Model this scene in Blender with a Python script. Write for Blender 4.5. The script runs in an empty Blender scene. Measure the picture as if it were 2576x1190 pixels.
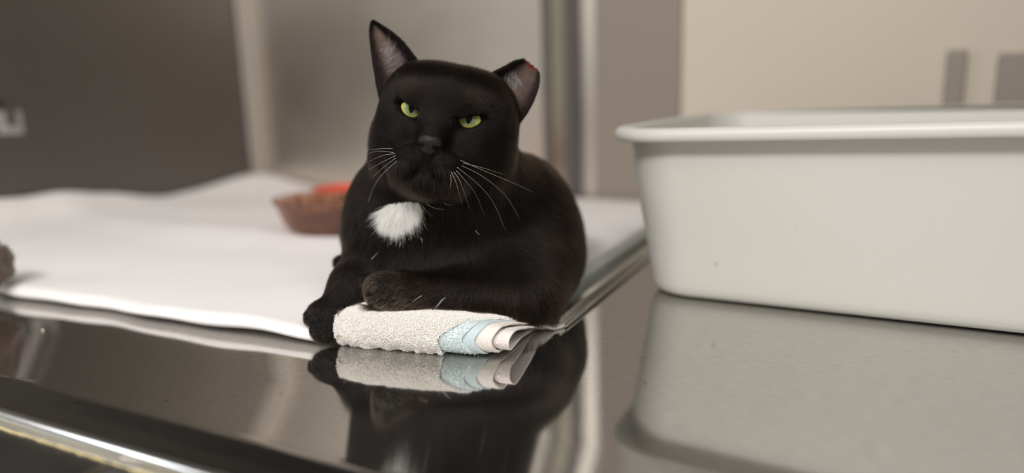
import bpy, math, random
import numpy as np
from mathutils import Matrix, Vector

rng = np.random.default_rng(7)
random.seed(7)
sc = bpy.context.scene
col = sc.collection

# ------------------------------------------------------------------ camera
FPX, EYE = 1750.0, 0.18
_p = math.atan((595 - 240) / FPX)
_r = math.radians(1.7)
cF = np.array([0, math.cos(_p), -math.sin(_p)])
cU0 = np.cross([1.0, 0, 0], cF)
cR = math.cos(_r) * np.array([1.0, 0, 0]) - math.sin(_r) * cU0
cU = math.sin(_r) * np.array([1.0, 0, 0]) + math.cos(_r) * cU0
cC = np.array([0, 0, EYE])
cam = bpy.data.cameras.new('camera')
cam.sensor_width = 36.0
cam.lens = 36.0 * FPX / 2576
cam.clip_start = 0.01
cam.dof.use_dof = True
cam.dof.focus_distance = 0.487
cam.dof.aperture_fstop = 1.6
camo = bpy.data.objects.new('camera', cam)
col.objects.link(camo)
M = Matrix.Identity(4)
for i in range(3):
    M[i][0], M[i][1], M[i][2], M[i][3] = cR[i], cU[i], -cF[i], cC[i]
camo.matrix_world = M
sc.camera = camo


def ray(px, py):
    return cF + cR * (px - 1288) / FPX - cU * (py - 595) / FPX


def at(px, py, Y):
    d = ray(px, py)
    return cC + d * Y / d[1]


def G(px, py, z=0.0):
    d = ray(px, py)
    return cC + d * (z - EYE) / d[2]


# ------------------------------------------------------------------ world, lights, exposure
sc.view_settings.view_transform = 'Standard'
sc.view_settings.look = 'None'
sc.view_settings.gamma = 1.0
sc.view_settings.use_curve_mapping = False
sc.view_settings.exposure = 0.0
w = bpy.data.worlds.new('room_light')
sc.world = w
w.use_nodes = True
w.node_tree.nodes['Background'].inputs[0].default_value = (1.0, 0.955, 0.90, 1)
w.node_tree.nodes['Background'].inputs[1].default_value = 0.42


def area(name, loc, target, sx, sy, power, color):
    l = bpy.data.lights.new(name, 'AREA')
    l.shape = 'RECTANGLE'
    l.size, l.size_y = sx, sy
    l.energy = power
    l.color = color
    o = bpy.data.objects.new(name, l)
    col.objects.link(o)
    o.location = loc
    o.rotation_euler = (Vector(target) - Vector(loc)).to_track_quat('-Z', 'Y').to_euler()
    return o


area('ceiling_lamp', (-0.55, -0.75, 1.45), (-0.05, 0.5, 0.0), 1.2, 0.35, 33, (1.0, 0.97, 0.955))
area('ceiling_lamp', (0.7, -0.55, 1.45), (0.2, 0.6, 0.0), 1.2, 0.35, 15, (1.0, 0.96, 0.92))


area('side_glint_light', (-2.7, 0.10, 1.15), (-0.1, 0.35, 0.05), 0.5, 0.6, 7, (0.86, 0.93, 1.0))  # added cool light for the glints along the rim and in the eyes

# ------------------------------------------------------------------ helpers
def tag(o, label=None, cat=None, group=None, kind=None):
    for k, v in (('label', label), ('category', cat), ('group', group), ('kind', kind)):
        if v:
            o[k] = v
    return o


def empty(name, loc, label, cat, group=None):
    o = bpy.data.objects.new(name, None)
    o.empty_display_size = 0.02
    o.location = tuple(loc)
    col.objects.link(o)
    o['_base'] = 0
    del o['_base']
    tag(o, label, cat, group)
    return o


def mesh_obj(name, verts, faces, mats, parent=None, smooth=True, midx=None, attrs=None):
    verts = np.asarray(verts, dtype=np.float64)
    if parent is not None:
        verts = verts - np.array(base_of(parent))
    me = bpy.data.meshes.new(name)
    if isinstance(faces, np.ndarray):
        nf, k = faces.shape
        me.vertices.add(len(verts))
        me.vertices.foreach_set('co', verts.astype(np.float32).ravel())
        me.loops.add(nf * k)
        me.loops.foreach_set('vertex_index', faces.astype(np.int32).ravel())
        me.polygons.add(nf)
        me.polygons.foreach_set('loop_start', np.arange(0, nf * k, k, dtype=np.int32))
        me.update(calc_edges=True)
        me.validate()
    else:
        me.from_pydata([tuple(v) for v in verts], [], [tuple(f) for f in faces])
        me.update()
    me.polygons.foreach_set('use_smooth', np.full(len(me.polygons), bool(smooth)))
    if not isinstance(mats, (list, tuple)):
        mats = [mats]
    for m in mats:
        me.materials.append(m)
    if midx is not None:
        me.polygons.foreach_set('material_index', np.asarray(midx, dtype=np.int32))
    for k, v in (attrs or {}).items():
        a = me.attributes.new(k, 'FLOAT', 'POINT')
        a.data.foreach_set('value', np.asarray(v, dtype=np.float32))
    o = bpy.data.objects.new(name, me)
    col.objects.link(o)
    if parent is not None:
        o.parent = parent
    return o


_bases = {}


def base_of(o):
    """World position of an object whose ancestors only carry translations."""
    p = np.zeros(3)
    while o is not None:
        p = p + np.array(o.location)
        o = o.parent
    return p


def hair_obj(name, pts, radii, mat, parent=None, tint=None, tip=0.15, kind='stuff'):
    """pts: (n, k, 3) world positions; one curve per row."""
    n, k, _ = pts.shape
    if parent is not None:
        pts = pts - base_of(parent)
    hc = bpy.data.hair_curves.new(name)
    hc.add_curves([k] * n)
    hc.attributes['position'].data.foreach_set('vector', pts.astype(np.float32).ravel())
    ra = hc.attributes.get('radius') or hc.attributes.new('radius', 'FLOAT', 'POINT')
    prof = np.linspace(1, tip, k) ** 0.8
    rr = np.broadcast_to(np.asarray(radii, dtype=np.float32).reshape(-1, 1), (n, 1)) * prof[None]
    ra.data.foreach_set('value', rr.astype(np.float32).ravel())
    if tint is not None:
        ta = hc.attributes.new('tint', 'FLOAT', 'CURVE')
        ta.data.foreach_set('value', np.asarray(tint, dtype=np.float32))
    hc.materials.append(mat)
    o = bpy.data.objects.new(name, hc)
    col.objects.link(o)
    if parent is not None:
        o.parent = parent
    if kind:
        o['kind'] = kind
    return o


def box_mesh(lo, hi, A=(1, 0, 0), B=(0, 1, 0), Cc=(0, 0, 1), O=(0, 0, 0)):
    A, B, Cc, O = map(np.asarray, (A, B, Cc, O))
    v = []
    for z in (lo[2], hi[2]):
        for x, y in ((lo[0], lo[1]), (hi[0], lo[1]), (hi[0], hi[1]), (lo[0], hi[1])):
            v.append(O + A * x + B * y + Cc * z)
    f = [(0, 3, 2, 1), (4, 5, 6, 7), (0, 1, 5, 4), (1, 2, 6, 5), (2, 3, 7, 6), (3, 0, 4, 7)]
    return v, f


def bevel(o, wdt, seg=3):
    m = o.modifiers.new('bevel', 'BEVEL')
    m.width = wdt
    m.segments = seg
    return o


# ------------------------------------------------------------------ noise
def _hash3(ix, iy, iz, seed):
    n = (ix * 374761393 + iy * 668265263 + iz * 2147483647 + seed * 1274126177) & 0xFFFFFFFF
    n = ((n ^ (n >> 13)) * 1274126177) & 0xFFFFFFFF
    return ((n ^ (n >> 16)) & 0xFFFF) / 65535.0


def vnoise(p, seed=0):
    p = np.asarray(p, dtype=np.float64)
    i = np.floor(p).astype(np.int64)
    f = p - i
    u = f * f * (3 - 2 * f)
    r = 0
    for dx in (0, 1):
        for dy in (0, 1):
            for dz in (0, 1):
                wgt = (u[..., 0] if dx else 1 - u[..., 0]) * (u[..., 1] if dy else 1 - u[..., 1]) * (u[..., 2] if dz else 1 - u[..., 2])
                r = r + wgt * _hash3(i[..., 0] + dx, i[..., 1] + dy, i[..., 2] + dz, seed)
    return r * 2 - 1


def fbm(p, octs=3, seed=0):
    r, a = 0, 1.0
    for k in range(octs):
        r = r + a * vnoise(np.asarray(p) * 2 ** k, seed + k)
        a *= 0.5
    return r


# ------------------------------------------------------------------ materials
def mat(name, color=(0.8, 0.8, 0.8), rough=0.5, metal=0.0, spec=None, **kw):
    m = bpy.data.materials.new(name)
    m.use_nodes = True
    b = m.node_tree.nodes['Principled BSDF']
    b.inputs['Base Color'].default_value = (*color, 1)
    b.inputs['Roughness'].default_value = rough
    b.inputs['Metallic'].default_value = metal
    if spec is not None:
        b.inputs['Specular IOR Level'].default_value = spec
    for k, v in kw.items():
        b.inputs[k.replace('_', ' ')].default_value = v
    return m


def nd(m, t, **kw):
    n = m.node_tree.nodes.new(t)
    for k, v in kw.items():
        if k.startswith('in_'):
            n.inputs[int(k[3:])].default_value = v
        else:
            setattr(n, k, v)
    return n


def lk(m, a, ao, b, bi):
    m.node_tree.links.new(a.outputs[ao], b.inputs[bi])


def bsdf(m):
    return m.node_tree.nodes['Principled BSDF']


def brushed(name, color, r0, r1, rot, stretch, bump=0.02, fine=900):
    """Brushed or polished sheet steel: streaky roughness and a faint grain."""
    m = mat(name, color, (r0 + r1) / 2, 1.0)
    tc = nd(m, 'ShaderNodeTexCoord')
    mp = nd(m, 'ShaderNodeMapping')
    mp.inputs['Rotation'].default_value = (0, 0, rot)
    mp.inputs['Scale'].default_value = stretch
    lk(m, tc, 'Object', mp, 0)
    n1 = nd(m, 'ShaderNodeTexNoise')
    n1.inputs['Scale'].default_value = fine
    n1.inputs['Detail'].default_value = 3
    lk(m, mp, 0, n1, 'Vector')
    n2 = nd(m, 'ShaderNodeTexNoise')
    n2.inputs['Scale'].default_value = 5
    n2.inputs['Detail'].default_value = 4
    lk(m, tc, 'Object', n2, 'Vector')
    mr = nd(m, 'ShaderNodeMapRange')
    mr.inputs[1].default_value = 0.3
    mr.inputs[2].default_value = 0.7
    mr.inputs[3].default_value = r0
    mr.inputs[4].default_value = r1
    lk(m, n2, 0, mr, 0)
    lk(m, mr, 0, bsdf(m), 'Roughness')
    bp = nd(m, 'ShaderNodeBump')
    bp.inputs['Strength'].default_value = bump
    bp.inputs['Distance'].default_value = 0.0002
    lk(m, n1, 0, bp, 'Height')
    lk(m, bp, 0, bsdf(m), 'Normal')
    return m


WANG = math.radians(26.5)
Wr = np.array([math.cos(WANG), -math.sin(WANG), 0])      # along the back panel, to the right
Dn = np.array([math.sin(WANG), math.cos(WANG), 0])       # into the cage
K0 = np.array([-0.537, 1.514, 0])                        # back left corner
UP = np.array([0, 0, 1.0])


def cage(a, b, z=0.0):
    return K0 + Wr * a - Dn * b + UP * z


def cage_box(name, a0, a1, b0, b1, z0, z1, m, parent=None, bev=0.0, smooth=False):
    v, f = box_mesh((a0, b0, z0), (a1, b1, z1), Wr, -Dn, UP, K0)
    f = [tuple(reversed(q)) for q in f]
    o = mesh_obj(name, v, f, m, parent, smooth)
    if bev:
        bevel(o, bev)
    return o


m_floor = brushed('polished_steel', (0.60, 0.588, 0.565), 0.045, 0.085, 0.0, (1.0, 1.0, 1.0), 0.05, 260)
bsdf(m_floor).inputs['Metallic'].default_value = 0.985
_tc = nd(m_floor, 'ShaderNodeTexCoord')
_mp = nd(m_floor, 'ShaderNodeMapping', vector_type='POINT')
_mp.inputs['Rotation'].default_value = (0, 0, WANG)
_mp2 = nd(m_floor, 'ShaderNodeMapping')
_mp2.inputs['Scale'].default_value = (110, 900, 1)
lk(m_floor, _tc, 'Object', _mp, 0)
lk(m_floor, _mp, 0, _mp2, 0)
_n = nd(m_floor, 'ShaderNodeTexNoise')
_n.inputs['Scale'].default_value = 1.0
_n.inputs['Detail'].default_value = 4
lk(m_floor, _mp2, 0, _n, 'Vector')
_r2 = nd(m_floor, 'ShaderNodeValToRGB')
_r2.color_ramp.elements[0].position = 0.30
_r2.color_ramp.elements[0].color = (0.50, 0.49, 0.47, 1)
_r2.color_ramp.elements[1].position = 0.60
_r2.color_ramp.elements[1].color = (0.62, 0.608, 0.585, 1)
lk(m_floor, _n, 0, _r2, 0)
# a few small specks of dirt
_v = nd(m_floor, 'ShaderNodeTexNoise')
_v.inputs['Scale'].default_value = 130
_v.inputs['Detail'].default_value = 1
lk(m_floor, _tc, 'Object', _v, 'Vector')
_vr = nd(m_floor, 'ShaderNodeMapRange')
_vr.inputs[1].default_value = 0.76
_vr.inputs[2].default_value = 0.82
lk(m_floor, _v, 0, _vr, 0)
_mm = nd(m_floor, 'ShaderNodeMix', data_type='RGBA')
lk(m_floor, _vr, 0, _mm, 0)
lk(m_floor, _r2, 0, _mm, 6)
_mm.inputs[7].default_value = (0.20, 0.16, 0.12, 1)
lk(m_floor, _mm, 2, bsdf(m_floor), 'Base Color')
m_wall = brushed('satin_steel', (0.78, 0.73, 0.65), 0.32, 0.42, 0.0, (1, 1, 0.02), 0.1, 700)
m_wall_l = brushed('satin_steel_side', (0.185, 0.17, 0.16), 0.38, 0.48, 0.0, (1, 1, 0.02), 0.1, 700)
m_trim = brushed('bright_steel', (0.74, 0.72, 0.68), 0.16, 0.26, 0.0, (1, 1, 1), 0.05, 500)

# ------------------------------------------------------------------ the cage
CW = 1.50      # inner width
CB = 0.870     # depth to the fold in front


def floor_mesh():
    """Floor pan: flat sheet, a shallow fold, a strip that falls towards the rim."""
    prof = [(0.0, 0.0), (0.4, 0.0), (0.62, 0.0), (0.80, 0.0), (0.862, 0.0), (0.866, 0.0007), (0.870, 0.0011), (0.874, 0.0006),
            (0.878, -0.0004), (0.886, -0.0010), (0.8975, -0.0016)]
    na = 60
    v = []
    for i in range(na + 1):
        a = CW * i / na
        for b, z in prof:
            v.append(cage(a, b, z))
    n = len(prof)
    f = []
    for i in range(na):
        for j in range(n - 1):
            q = i * n + j
            f.append((q, q + 1, q + n + 1, q + n))
    return v, f


v, f = floor_mesh()
fl = mesh_obj('floor', v, f, m_floor, smooth=True)
tag(fl, 'polished steel cage floor reflecting the cat and the towel', kind='structure')

o = cage_box('wall_back', -0.02, CW + 0.02, -0.012, 0.0, -0.01, 1.08, m_wall)
o['kind'] = 'structure'
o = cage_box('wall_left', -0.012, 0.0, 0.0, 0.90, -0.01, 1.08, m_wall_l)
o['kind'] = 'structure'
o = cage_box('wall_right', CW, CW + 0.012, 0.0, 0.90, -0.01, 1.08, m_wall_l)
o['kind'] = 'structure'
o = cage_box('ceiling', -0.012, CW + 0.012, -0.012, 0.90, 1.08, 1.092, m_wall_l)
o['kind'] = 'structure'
# ------------------------------------------------------------------ room behind the camera
m_paint = mat('painted_wall', (0.62, 0.58, 0.52), 0.8)
m_lino = mat('linoleum', (0.30, 0.28, 0.26), 0.5)
v, f = box_mesh((-3.2, -2.3, -0.95), (3.2, -2.2, 1.9))
tag(mesh_obj('wall_front', v, f, m_paint, smooth=False), kind='structure')
v, f = box_mesh((-3.2, -2.3, -1.0), (3.2, 1.9, -0.95))
tag(mesh_obj('floor_room', v, f, m_lino, smooth=False), kind='structure')


def sweep(profile, path_a0, path_a1, na, wob=0.0):
    """Profile of (b, z) points swept along the cage's width."""
    v, f = [], []
    n = len(profile)
    for i in range(na + 1):
        a = path_a0 + (path_a1 - path_a0) * i / na
        for b, z in profile:
            v.append(cage(a, b, z))
    for i in range(na):
        for j in range(n - 1):
            q = i * n + j
            f.append((q, q + 1, q + n + 1, q + n))
    return v, f


# ---- corner post, seam channel
t = empty('corner_post', cage(0.03, 0.03), 'pale steel corner post between the dark side panel and the back panel', 'post')
m_post = brushed('pale_satin_steel', (0.55, 0.51, 0.46), 0.4, 0.5, 0.0, (1, 1, 0.02), 0.1, 700)
bsdf(m_post).inputs['Metallic'].default_value = 0.55
cage_box('post', 0.0, 0.016, 0.0, 0.014, 0.0, 1.079, m_post, t, 0.003)
cage_box('flange', 0.0, 0.006, 0.014, 0.032, 0.0, 1.079, m_post, t, 0.002)


def at_back(px, py=300):
    """Width coordinate where a pixel's ray meets the back panel."""
    d = ray(px, py)
    n = Dn
    s = ((K0 - cC) @ n) / (d @ n)
    return float((cC + d * s - K0) @ Wr)


m_olive = brushed('dull_brass_steel', (0.50, 0.46, 0.36), 0.22, 0.34, 0.0, (1, 1, 0.02), 0.1, 700)
a0, a1 = at_back(1374), at_back(1462)
t = empty('divider_channel', cage((a0 + a1) / 2, 0.01), 'upright channel with dark edges on the back panel behind the cat', 'channel')
m_dark = mat('dark_gasket', (0.06, 0.055, 0.05), 0.5)
wv = a1 - a0
cage_box('side_lip', a0, a0 + wv * 0.20, 0.0, 0.016, 0.0, 1.079, mat('charcoal_rubber', (0.13, 0.12, 0.105), 0.45), t, 0.003)  # left lip a little lighter than the right one
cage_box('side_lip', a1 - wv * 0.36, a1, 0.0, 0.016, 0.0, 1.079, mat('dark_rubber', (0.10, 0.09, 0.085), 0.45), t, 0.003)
cage_box('channel_web', a0 + wv * 0.18, a1 - wv * 0.34, 0.0, 0.010, 0.0, 1.079, m_olive, t, 0.003)

# ---- right hand compartment: wall reflections painted as bands, and what stands against them
m_cream_p = mat('pale_reflection', (0.66, 0.585, 0.48), 0.6)
t = empty('reflection_bands', cage(1.2, 0.004), 'pale and brown bands painted as blurred reflections on the back wall behind the litter box', 'panel')
cage_box('pale_reflection_band', 0.905, CW - 0.002, 0.0005, 0.005, 0.0, 1.07, m_cream_p, t, 0.001)  # light mirrored in the steel wall, put in as pale colour
cage_box('brown_reflection_band', 0.764, 0.905, 0.0005, 0.009, 0.0, 1.07, mat('brown_reflection', (0.29, 0.245, 0.205), 0.5), t, 0.004)  # darker band of the same reflection, put in as brown colour
m_grey = mat('dark_grey_steel', (0.34, 0.30, 0.255), 0.6, 0.2)
t = empty('upright_bar', cage(1.264, 0.012, 0), 'short dark upright bar against the pale painted band at the upper right', 'bar')
cage_box('bar', 1.255, 1.277, 0.006, 0.020, 0.0008, 0.222, m_grey, t, 0.003)
t = empty('grey_plate', cage(1.40, 0.012, 0), 'dark grey plate against the pale painted band at the right edge of the picture', 'plate')
cage_box('plate', 1.312, CW - 0.004, 0.006, 0.014, 0.0008, 0.215, m_grey, t, 0.003)

# ---- divider track on the floor
ta0, ta1 = 0.925, 0.955
t = empty('divider_track', cage(0.94, 0.3), 'low steel divider track running back along the floor beside the cat', 'track')
cage_box('track_base', ta0 - 0.006, ta1 + 0.006, 0.020, 0.632, 0.0008, 0.003, m_trim, t, 0.0008)
cage_box('track_rail', ta0, ta0 + 0.016, 0.020, 0.618, 0.003, 0.016, mat('grey_green_steel', (0.50, 0.55, 0.54), 0.35, 0.6), t, 0.002)
cage_box('track_lip', ta0 + 0.022, ta1, 0.020, 0.632, 0.003, 0.008, m_trim, t, 0.001)

# ---- front rim and fascia
t = empty('front_rim', cage(CW / 2, 0.905), 'rounded bright steel rim along the front edge of the cage floor', 'rim')
pr = [(0.8965, -0.0030), (0.8978, -0.0016), (0.8984, -0.0004), (0.8992, 0.0008), (0.9004, 0.0017), (0.9018, 0.0020), (0.9032, 0.0016), (0.9042, 0.0006),
      (0.9048, -0.0008), (0.9052, -0.0026), (0.9054, -0.0048)]
v, f = sweep(pr, 0, CW, 80)
rim = mesh_obj('rolled_edge', v, f, brushed('polished_rim', (0.80, 0.79, 0.77), 0.08, 0.16, 0, (1, 1, 1), 0.03, 300), t)
pr = [(0.9054, -0.0048), (0.930, -0.0062), (0.95, -0.008), (0.97, -0.0095), (1.0, -0.011), (1.003, -0.013), (1.004, -0.10)]
v, f = sweep(pr, 0, CW, 80)
mesh_obj('front_ledge', v, f, brushed('worn_dark_steel', (0.40, 0.385, 0.37), 0.2, 0.35, 0, (1, 1, 1), 0.3, 300), t)
# yellowed bead of sealant, lumpy
m_seal = mat('yellowed_sealant', (0.62, 0.52, 0.28), 0.55)
ring, na = 8, 500
v, f = [], []
aa = np.linspace(0.0, CW, na + 1)
lump = fbm(np.stack([aa * 160, aa * 0, aa * 0], 1), 3, 4)
lump2 = fbm(np.stack([aa * 210, aa * 0 + 5, aa * 0], 1), 3, 9)
for i, a in enumerate(aa):
    r0 = 0.0008 + 0.0003 * lump[i]
    for k in range(ring):
        an = 2 * math.pi * k / ring
        v.append(cage(a, 0.9085 + 0.0004 * lump2[i] + r0 * math.cos(an), -0.0046 + 0.9 * r0 * math.sin(an)))
for i in range(na):
    for k in range(ring):
        f.append((i * ring + k, i * ring + (k + 1) % ring, (i + 1) * ring + (k + 1) % ring, (i + 1) * ring + k))
mesh_obj('sealant_bead', v, f, m_seal, t)
# hinge bracket just below the rim
g = G(300, 1168, -0.005)
rel = g - K0
ga, gb = rel @ Wr, -(rel @ Dn)
t = empty('hinge_bracket', g, 'dark steel bracket below the front rim at the lower left', 'bracket')
cage_box('bracket_plate', ga - 0.005, ga + 0.060, gb + 0.001, gb + 0.05, -0.0075, -0.0052, m_olive, t, 0.0006)
cage_box('bracket_edge', ga - 0.007, ga - 0.005, gb + 0.001, gb + 0.05, -0.0075, -0.0040, m_trim, t, 0.0004)
cage_box('bracket_slot', ga + 0.0, ga + 0.012, gb + 0.006, gb + 0.045, -0.0056, -0.0050, m_dark, t)


# ------------------------------------------------------------------ litter box
def rrect(cx, cy, hx, hy, r, n=10):
    pts = []
    for qx, qy, a0_ in ((1, 1, 0), (-1, 1, 90), (-1, -1, 180), (1, -1, 270)):
        for k in range(n + 1):
            an = math.radians(a0_ + 90 * k / n)
            pts.append((cx + qx * (hx - r) + r * math.cos(an), cy + qy * (hy - r) + r * math.sin(an)))
    return pts


def plastic():
    m = mat('white_plastic', (0.61, 0.60, 0.55), 0.42)
    tc = nd(m, 'ShaderNodeTexCoord')
    n = nd(m, 'ShaderNodeTexNoise')
    n.inputs['Scale'].default_value = 75
    n.inputs['Detail'].default_value = 2
    lk(m, tc, 'Object', n, 'Vector')
    r = nd(m, 'ShaderNodeValToRGB')
    r.color_ramp.elements[0].position = 0.76
    r.color_ramp.elements[0].color = (0.61, 0.60, 0.55, 1)
    r.color_ramp.elements[1].position = 0.84
    r.color_ramp.elements[1].color = (0.45, 0.38, 0.30, 1)
    lk(m, n, 0, r, 0)
    lk(m, r, 0, bsdf(m), 'Base Color')
    return m


m_plast = plastic()
BX0, BX1 = G(1636, 741), G(2576, 846)
LW = (BX1 - BX0) / np.linalg.norm(BX1 - BX0)
LD = np.array([-LW[1], LW[0], 0])
t = empty('litter_box', BX0, 'large white plastic litter box standing on the steel floor at the right', 'litter box')
LX, LY, LH = 0.42, 0.33, 0.150
rings = []


def lring(z, grow, r):
    return [BX0 + LW * x + LD * y + UP * z for x, y in rrect(LX / 2, LY / 2, LX / 2 + grow, LY / 2 + grow, r)]


prof = [(0.0012, -0.006, .030), (0.0012, -0.003, .032), (0.003, 0.0015, .035), (0.007, 0.0045, .037), (0.013, 0.0062, .039), (0.03, 0.0090, .041), (0.06, 0.0135, .043),
        (0.10, 0.0195, .045), (0.130, 0.0225, .047), (LH - 0.0070, 0.0245, .048), (LH - 0.0068, 0.0262, .049),
        (LH - 0.0112, 0.0350, .054), (LH - 0.0104, 0.0368, .056), (LH - 0.0060, 0.0376, .057), (LH - 0.0020, 0.0362, .056), (LH, 0.0335, .055),
        (LH, 0.0280, .052), (LH - 0.0012, 0.0255, .049), (LH - 0.006, 0.0240, .047),
        (0.06, 0.0110, .041), (0.012, 0.0035, .036), (0.005, -0.002, .030)]
vb = []
for z, g_, r_ in prof:
    vb += lring(z, g_, r_)
nr = len(vb) // len(prof)
fb = []
for i in range(len(prof) - 1):
    for k in range(nr):
        fb.append((i * nr + k, i * nr + (k + 1) % nr, (i + 1) * nr + (k + 1) % nr, (i + 1) * nr + k))
RI = 9
fb_body = [q for q in fb if not (RI <= q[0] // nr < 17)]
fb_rim = [q for q in fb if RI <= q[0] // nr < 17]
fb_body.append(tuple(reversed(range(nr))))
fb_body.append(tuple(range((len(prof) - 1) * nr, len(prof) * nr)))


def sub(vs, fs):
    used = sorted({i for q in fs for i in q})
    mp = {i: k for k, i in enumerate(used)}
    return [vs[i] for i in used], [tuple(mp[i] for i in q) for q in fs]


v, f = sub(vb, fb_body)
mesh_obj('tub', v, f, m_plast, t)
v, f = sub(vb, fb_rim)
v = np.array(v)
# the rim lifts a little towards its middle
xx = (v - BX0) @ LW
v[:, 2] += 0.0075 * np.clip(xx / 0.30, 0, 1) ** 1.2
mesh_obj('rim', v, f, m_plast, t)


# ------------------------------------------------------------------ blanket
m_blank = mat('white_fleece', (0.87, 0.83, 0.815), 0.95, Sheen_Weight=0.3)
_tc = nd(m_blank, 'ShaderNodeTexCoord')
_n = nd(m_blank, 'ShaderNodeTexNoise')
_n.inputs['Scale'].default_value = 420
_n.inputs['Detail'].default_value = 4
lk(m_blank, _tc, 'Object', _n, 'Vector')
_b = nd(m_blank, 'ShaderNodeBump')
_b.inputs['Strength'].default_value = 0.5
_b.inputs['Distance'].default_value = 0.001
lk(m_blank, _n, 0, _b, 'Height')
lk(m_blank, _b, 0, bsdf(m_blank), 'Normal')


def ab(p):
    r = p - K0
    return np.array([r @ Wr, -(r @ Dn)])


e0, e1 = ab(G(0, 750)), ab(G(795, 874))


def bl_front(a):
    """Front edge of the blanket, in cage depth, for a width coordinate."""
    s = (e1[1] - e0[1]) / (e1[0] - e0[0])
    b = e0[1] + s * (a - e0[0])
    tt = np.clip((a - (e1[0] - 0.005)) / 0.05, 0, 1)
    tt = tt * tt * (3 - 2 * tt)
    return b - 0.085 * tt + 0.0018 * np.sin(a * 31) + 0.001 * np.sin(a * 73 + 1)


def bl_height(a, b, bf):
    q = np.stack([a * 7, b * 7, a * 0], -1)
    h = 0.0045 + 0.0095 * np.clip((b - 0.15) / 0.30, 0, 1) + 0.0022 * fbm(q, 3, 3)
    # broad lazy folds running left to right
    h += 0.0085 * np.exp(-((b - (0.46 + 0.10 * (a - 0.3) + 0.02 * np.sin(a * 5))) / 0.045) ** 2) * (a < 0.80)
    h += 0.0050 * np.exp(-((b - (0.30 + 0.05 * np.sin(a * 6 + 1))) / 0.05) ** 2)
    # rumpled up in the corner and along the side panel
    h += 0.020 * np.exp(-((a - 0.03) ** 2 + (b - 0.05) ** 2) / 0.010)
    h += (0.008 + 0.030 * np.clip((b - 0.25) / 0.3, 0, 1)) * np.exp(-(a / 0.06) ** 2)
    # rises at the front left end
    h += 0.004 * np.exp(-((a - 0.2) / 0.15) ** 2) * np.exp(-((b - bf) / 0.12) ** 2)
    return h


nu, nv_ = 220, 180
A_MAX = 0.918
U_, V_ = np.meshgrid(np.linspace(0, 1, nu), np.linspace(0, 1, nv_), indexing='ij')
aG = 0.008 + U_ * (A_MAX - 0.010)
bfr = bl_front(aG)
bG = 0.018 + (1 - (1 - V_) ** 1.4) * (bfr - 0.018)
hG = bl_height(aG, bG, bfr)
edge = np.minimum(bfr - bG, A_MAX - 0.002 - aG)
rr_ = 0.009
ef = np.clip(edge / rr_, 0, 1)
round_ = np.sqrt(np.clip(1 - (1 - ef) ** 2, 0, 1))
lift = 0.0012 + 0.0008 * np.sin(aG * 19 + 0.6) + 0.0006 * np.sin(aG * 53) + 0.004 * np.exp(-((aG - 0.27) / 0.05) ** 2)
lift = np.clip(lift, 0.0004, 1) * np.exp(-edge / 0.05) + 0.0012
midz = (hG + lift) / 2
top = midz + (hG - midz) * round_
bot = midz - (midz - lift) * round_
v = np.concatenate([
    (K0 + aG[..., None] * Wr - bG[..., None] * Dn + top[..., None] * UP).reshape(-1, 3),
    (K0 + aG[..., None] * Wr - bG[..., None] * Dn + bot[..., None] * UP).reshape(-1, 3)])
idx = np.arange(nu * nv_).reshape(nu, nv_)
q = np.stack([idx[:-1, :-1], idx[:-1, 1:], idx[1:, 1:], idx[1:, :-1]], -1).reshape(-1, 4)
off = nu * nv_
q2 = q[:, ::-1] + off
side = []
for i in range(nu - 1):
    side.append((idx[i, -1], idx[i, -1] + off, idx[i + 1, -1] + off, idx[i + 1, -1]))
    side.append((idx[i + 1, 0], idx[i + 1, 0] + off, idx[i, 0] + off, idx[i, 0]))
for j in range(nv_ - 1):
    side.append((idx[-1, j + 1], idx[-1, j], idx[-1, j] + off, idx[-1, j + 1] + off)[::-1])
    side.append((idx[0, j], idx[0, j + 1], idx[0, j + 1] + off, idx[0, j] + off)[::-1])
blanket = mesh_obj('blanket', v, np.concatenate([q, q2, np.array(side)]), m_blank)
tag(blanket, 'white fleece blanket spread over the cage floor behind the cat', 'blanket')


def blanket_z(p):
    a, b = ab(p)
    return float(bl_height(np.array(a), np.array(b), bl_front(np.array(a))))


# ------------------------------------------------------------------ food bowls
def lathe(prof, c, n=48, m=None, name='bowl', parent=None):
    v, f = [], []
    k = len(prof)
    for i in range(n):
        an = 2 * math.pi * i / n
        for r, z in prof:
            v.append(np.array(c) + np.array([r * math.cos(an), r * math.sin(an), z]))
    for i in range(n):
        j = (i + 1) % n
        for s in range(k - 1):
            f.append((i * k + s, j * k + s, j * k + s + 1, i * k + s + 1))
    return mesh_obj(name, v, f, m, parent)


bc = G(848, 596, 0.012)
bz = blanket_z(bc) + 0.0006
bc = np.array([bc[0], bc[1], bz + 0.0015])
t = empty('food_bowl', bc, 'brown bowl of dry cat food on the blanket behind the cat', 'bowl')
m_clear = mat('smoked_plastic', (0.62, 0.42, 0.34), 0.25, Transmission_Weight=0.85, IOR=1.12)
lathe([(0.0, 0.0), (0.042, 0.0), (0.050, 0.002), (0.0565, 0.008), (0.0625, 0.018), (0.0695, 0.038), (0.0735, 0.0445), (0.0735, 0.046), (0.0715, 0.046),
       (0.0685, 0.041), (0.061, 0.019), (0.055, 0.009), (0.048, 0.004), (0.0, 0.003)], bc, m=m_clear, name='bowl_shell', parent=t)
m_kib = mat('kibble', (0.20, 0.085, 0.045), 0.8)
_o = nd(m_kib, 'ShaderNodeAttribute', attribute_name='tone')
_r = nd(m_kib, 'ShaderNodeValToRGB')
_r.color_ramp.elements[0].color = (0.05, 0.018, 0.012, 1)
_r.color_ramp.elements[1].color = (0.50, 0.22, 0.12, 1)
lk(m_kib, _o, 'Fac', _r, 0)
lk(m_kib, _r, 0, bsdf(m_kib), 'Base Color')
kv, kf, kt = [], [], []
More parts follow.
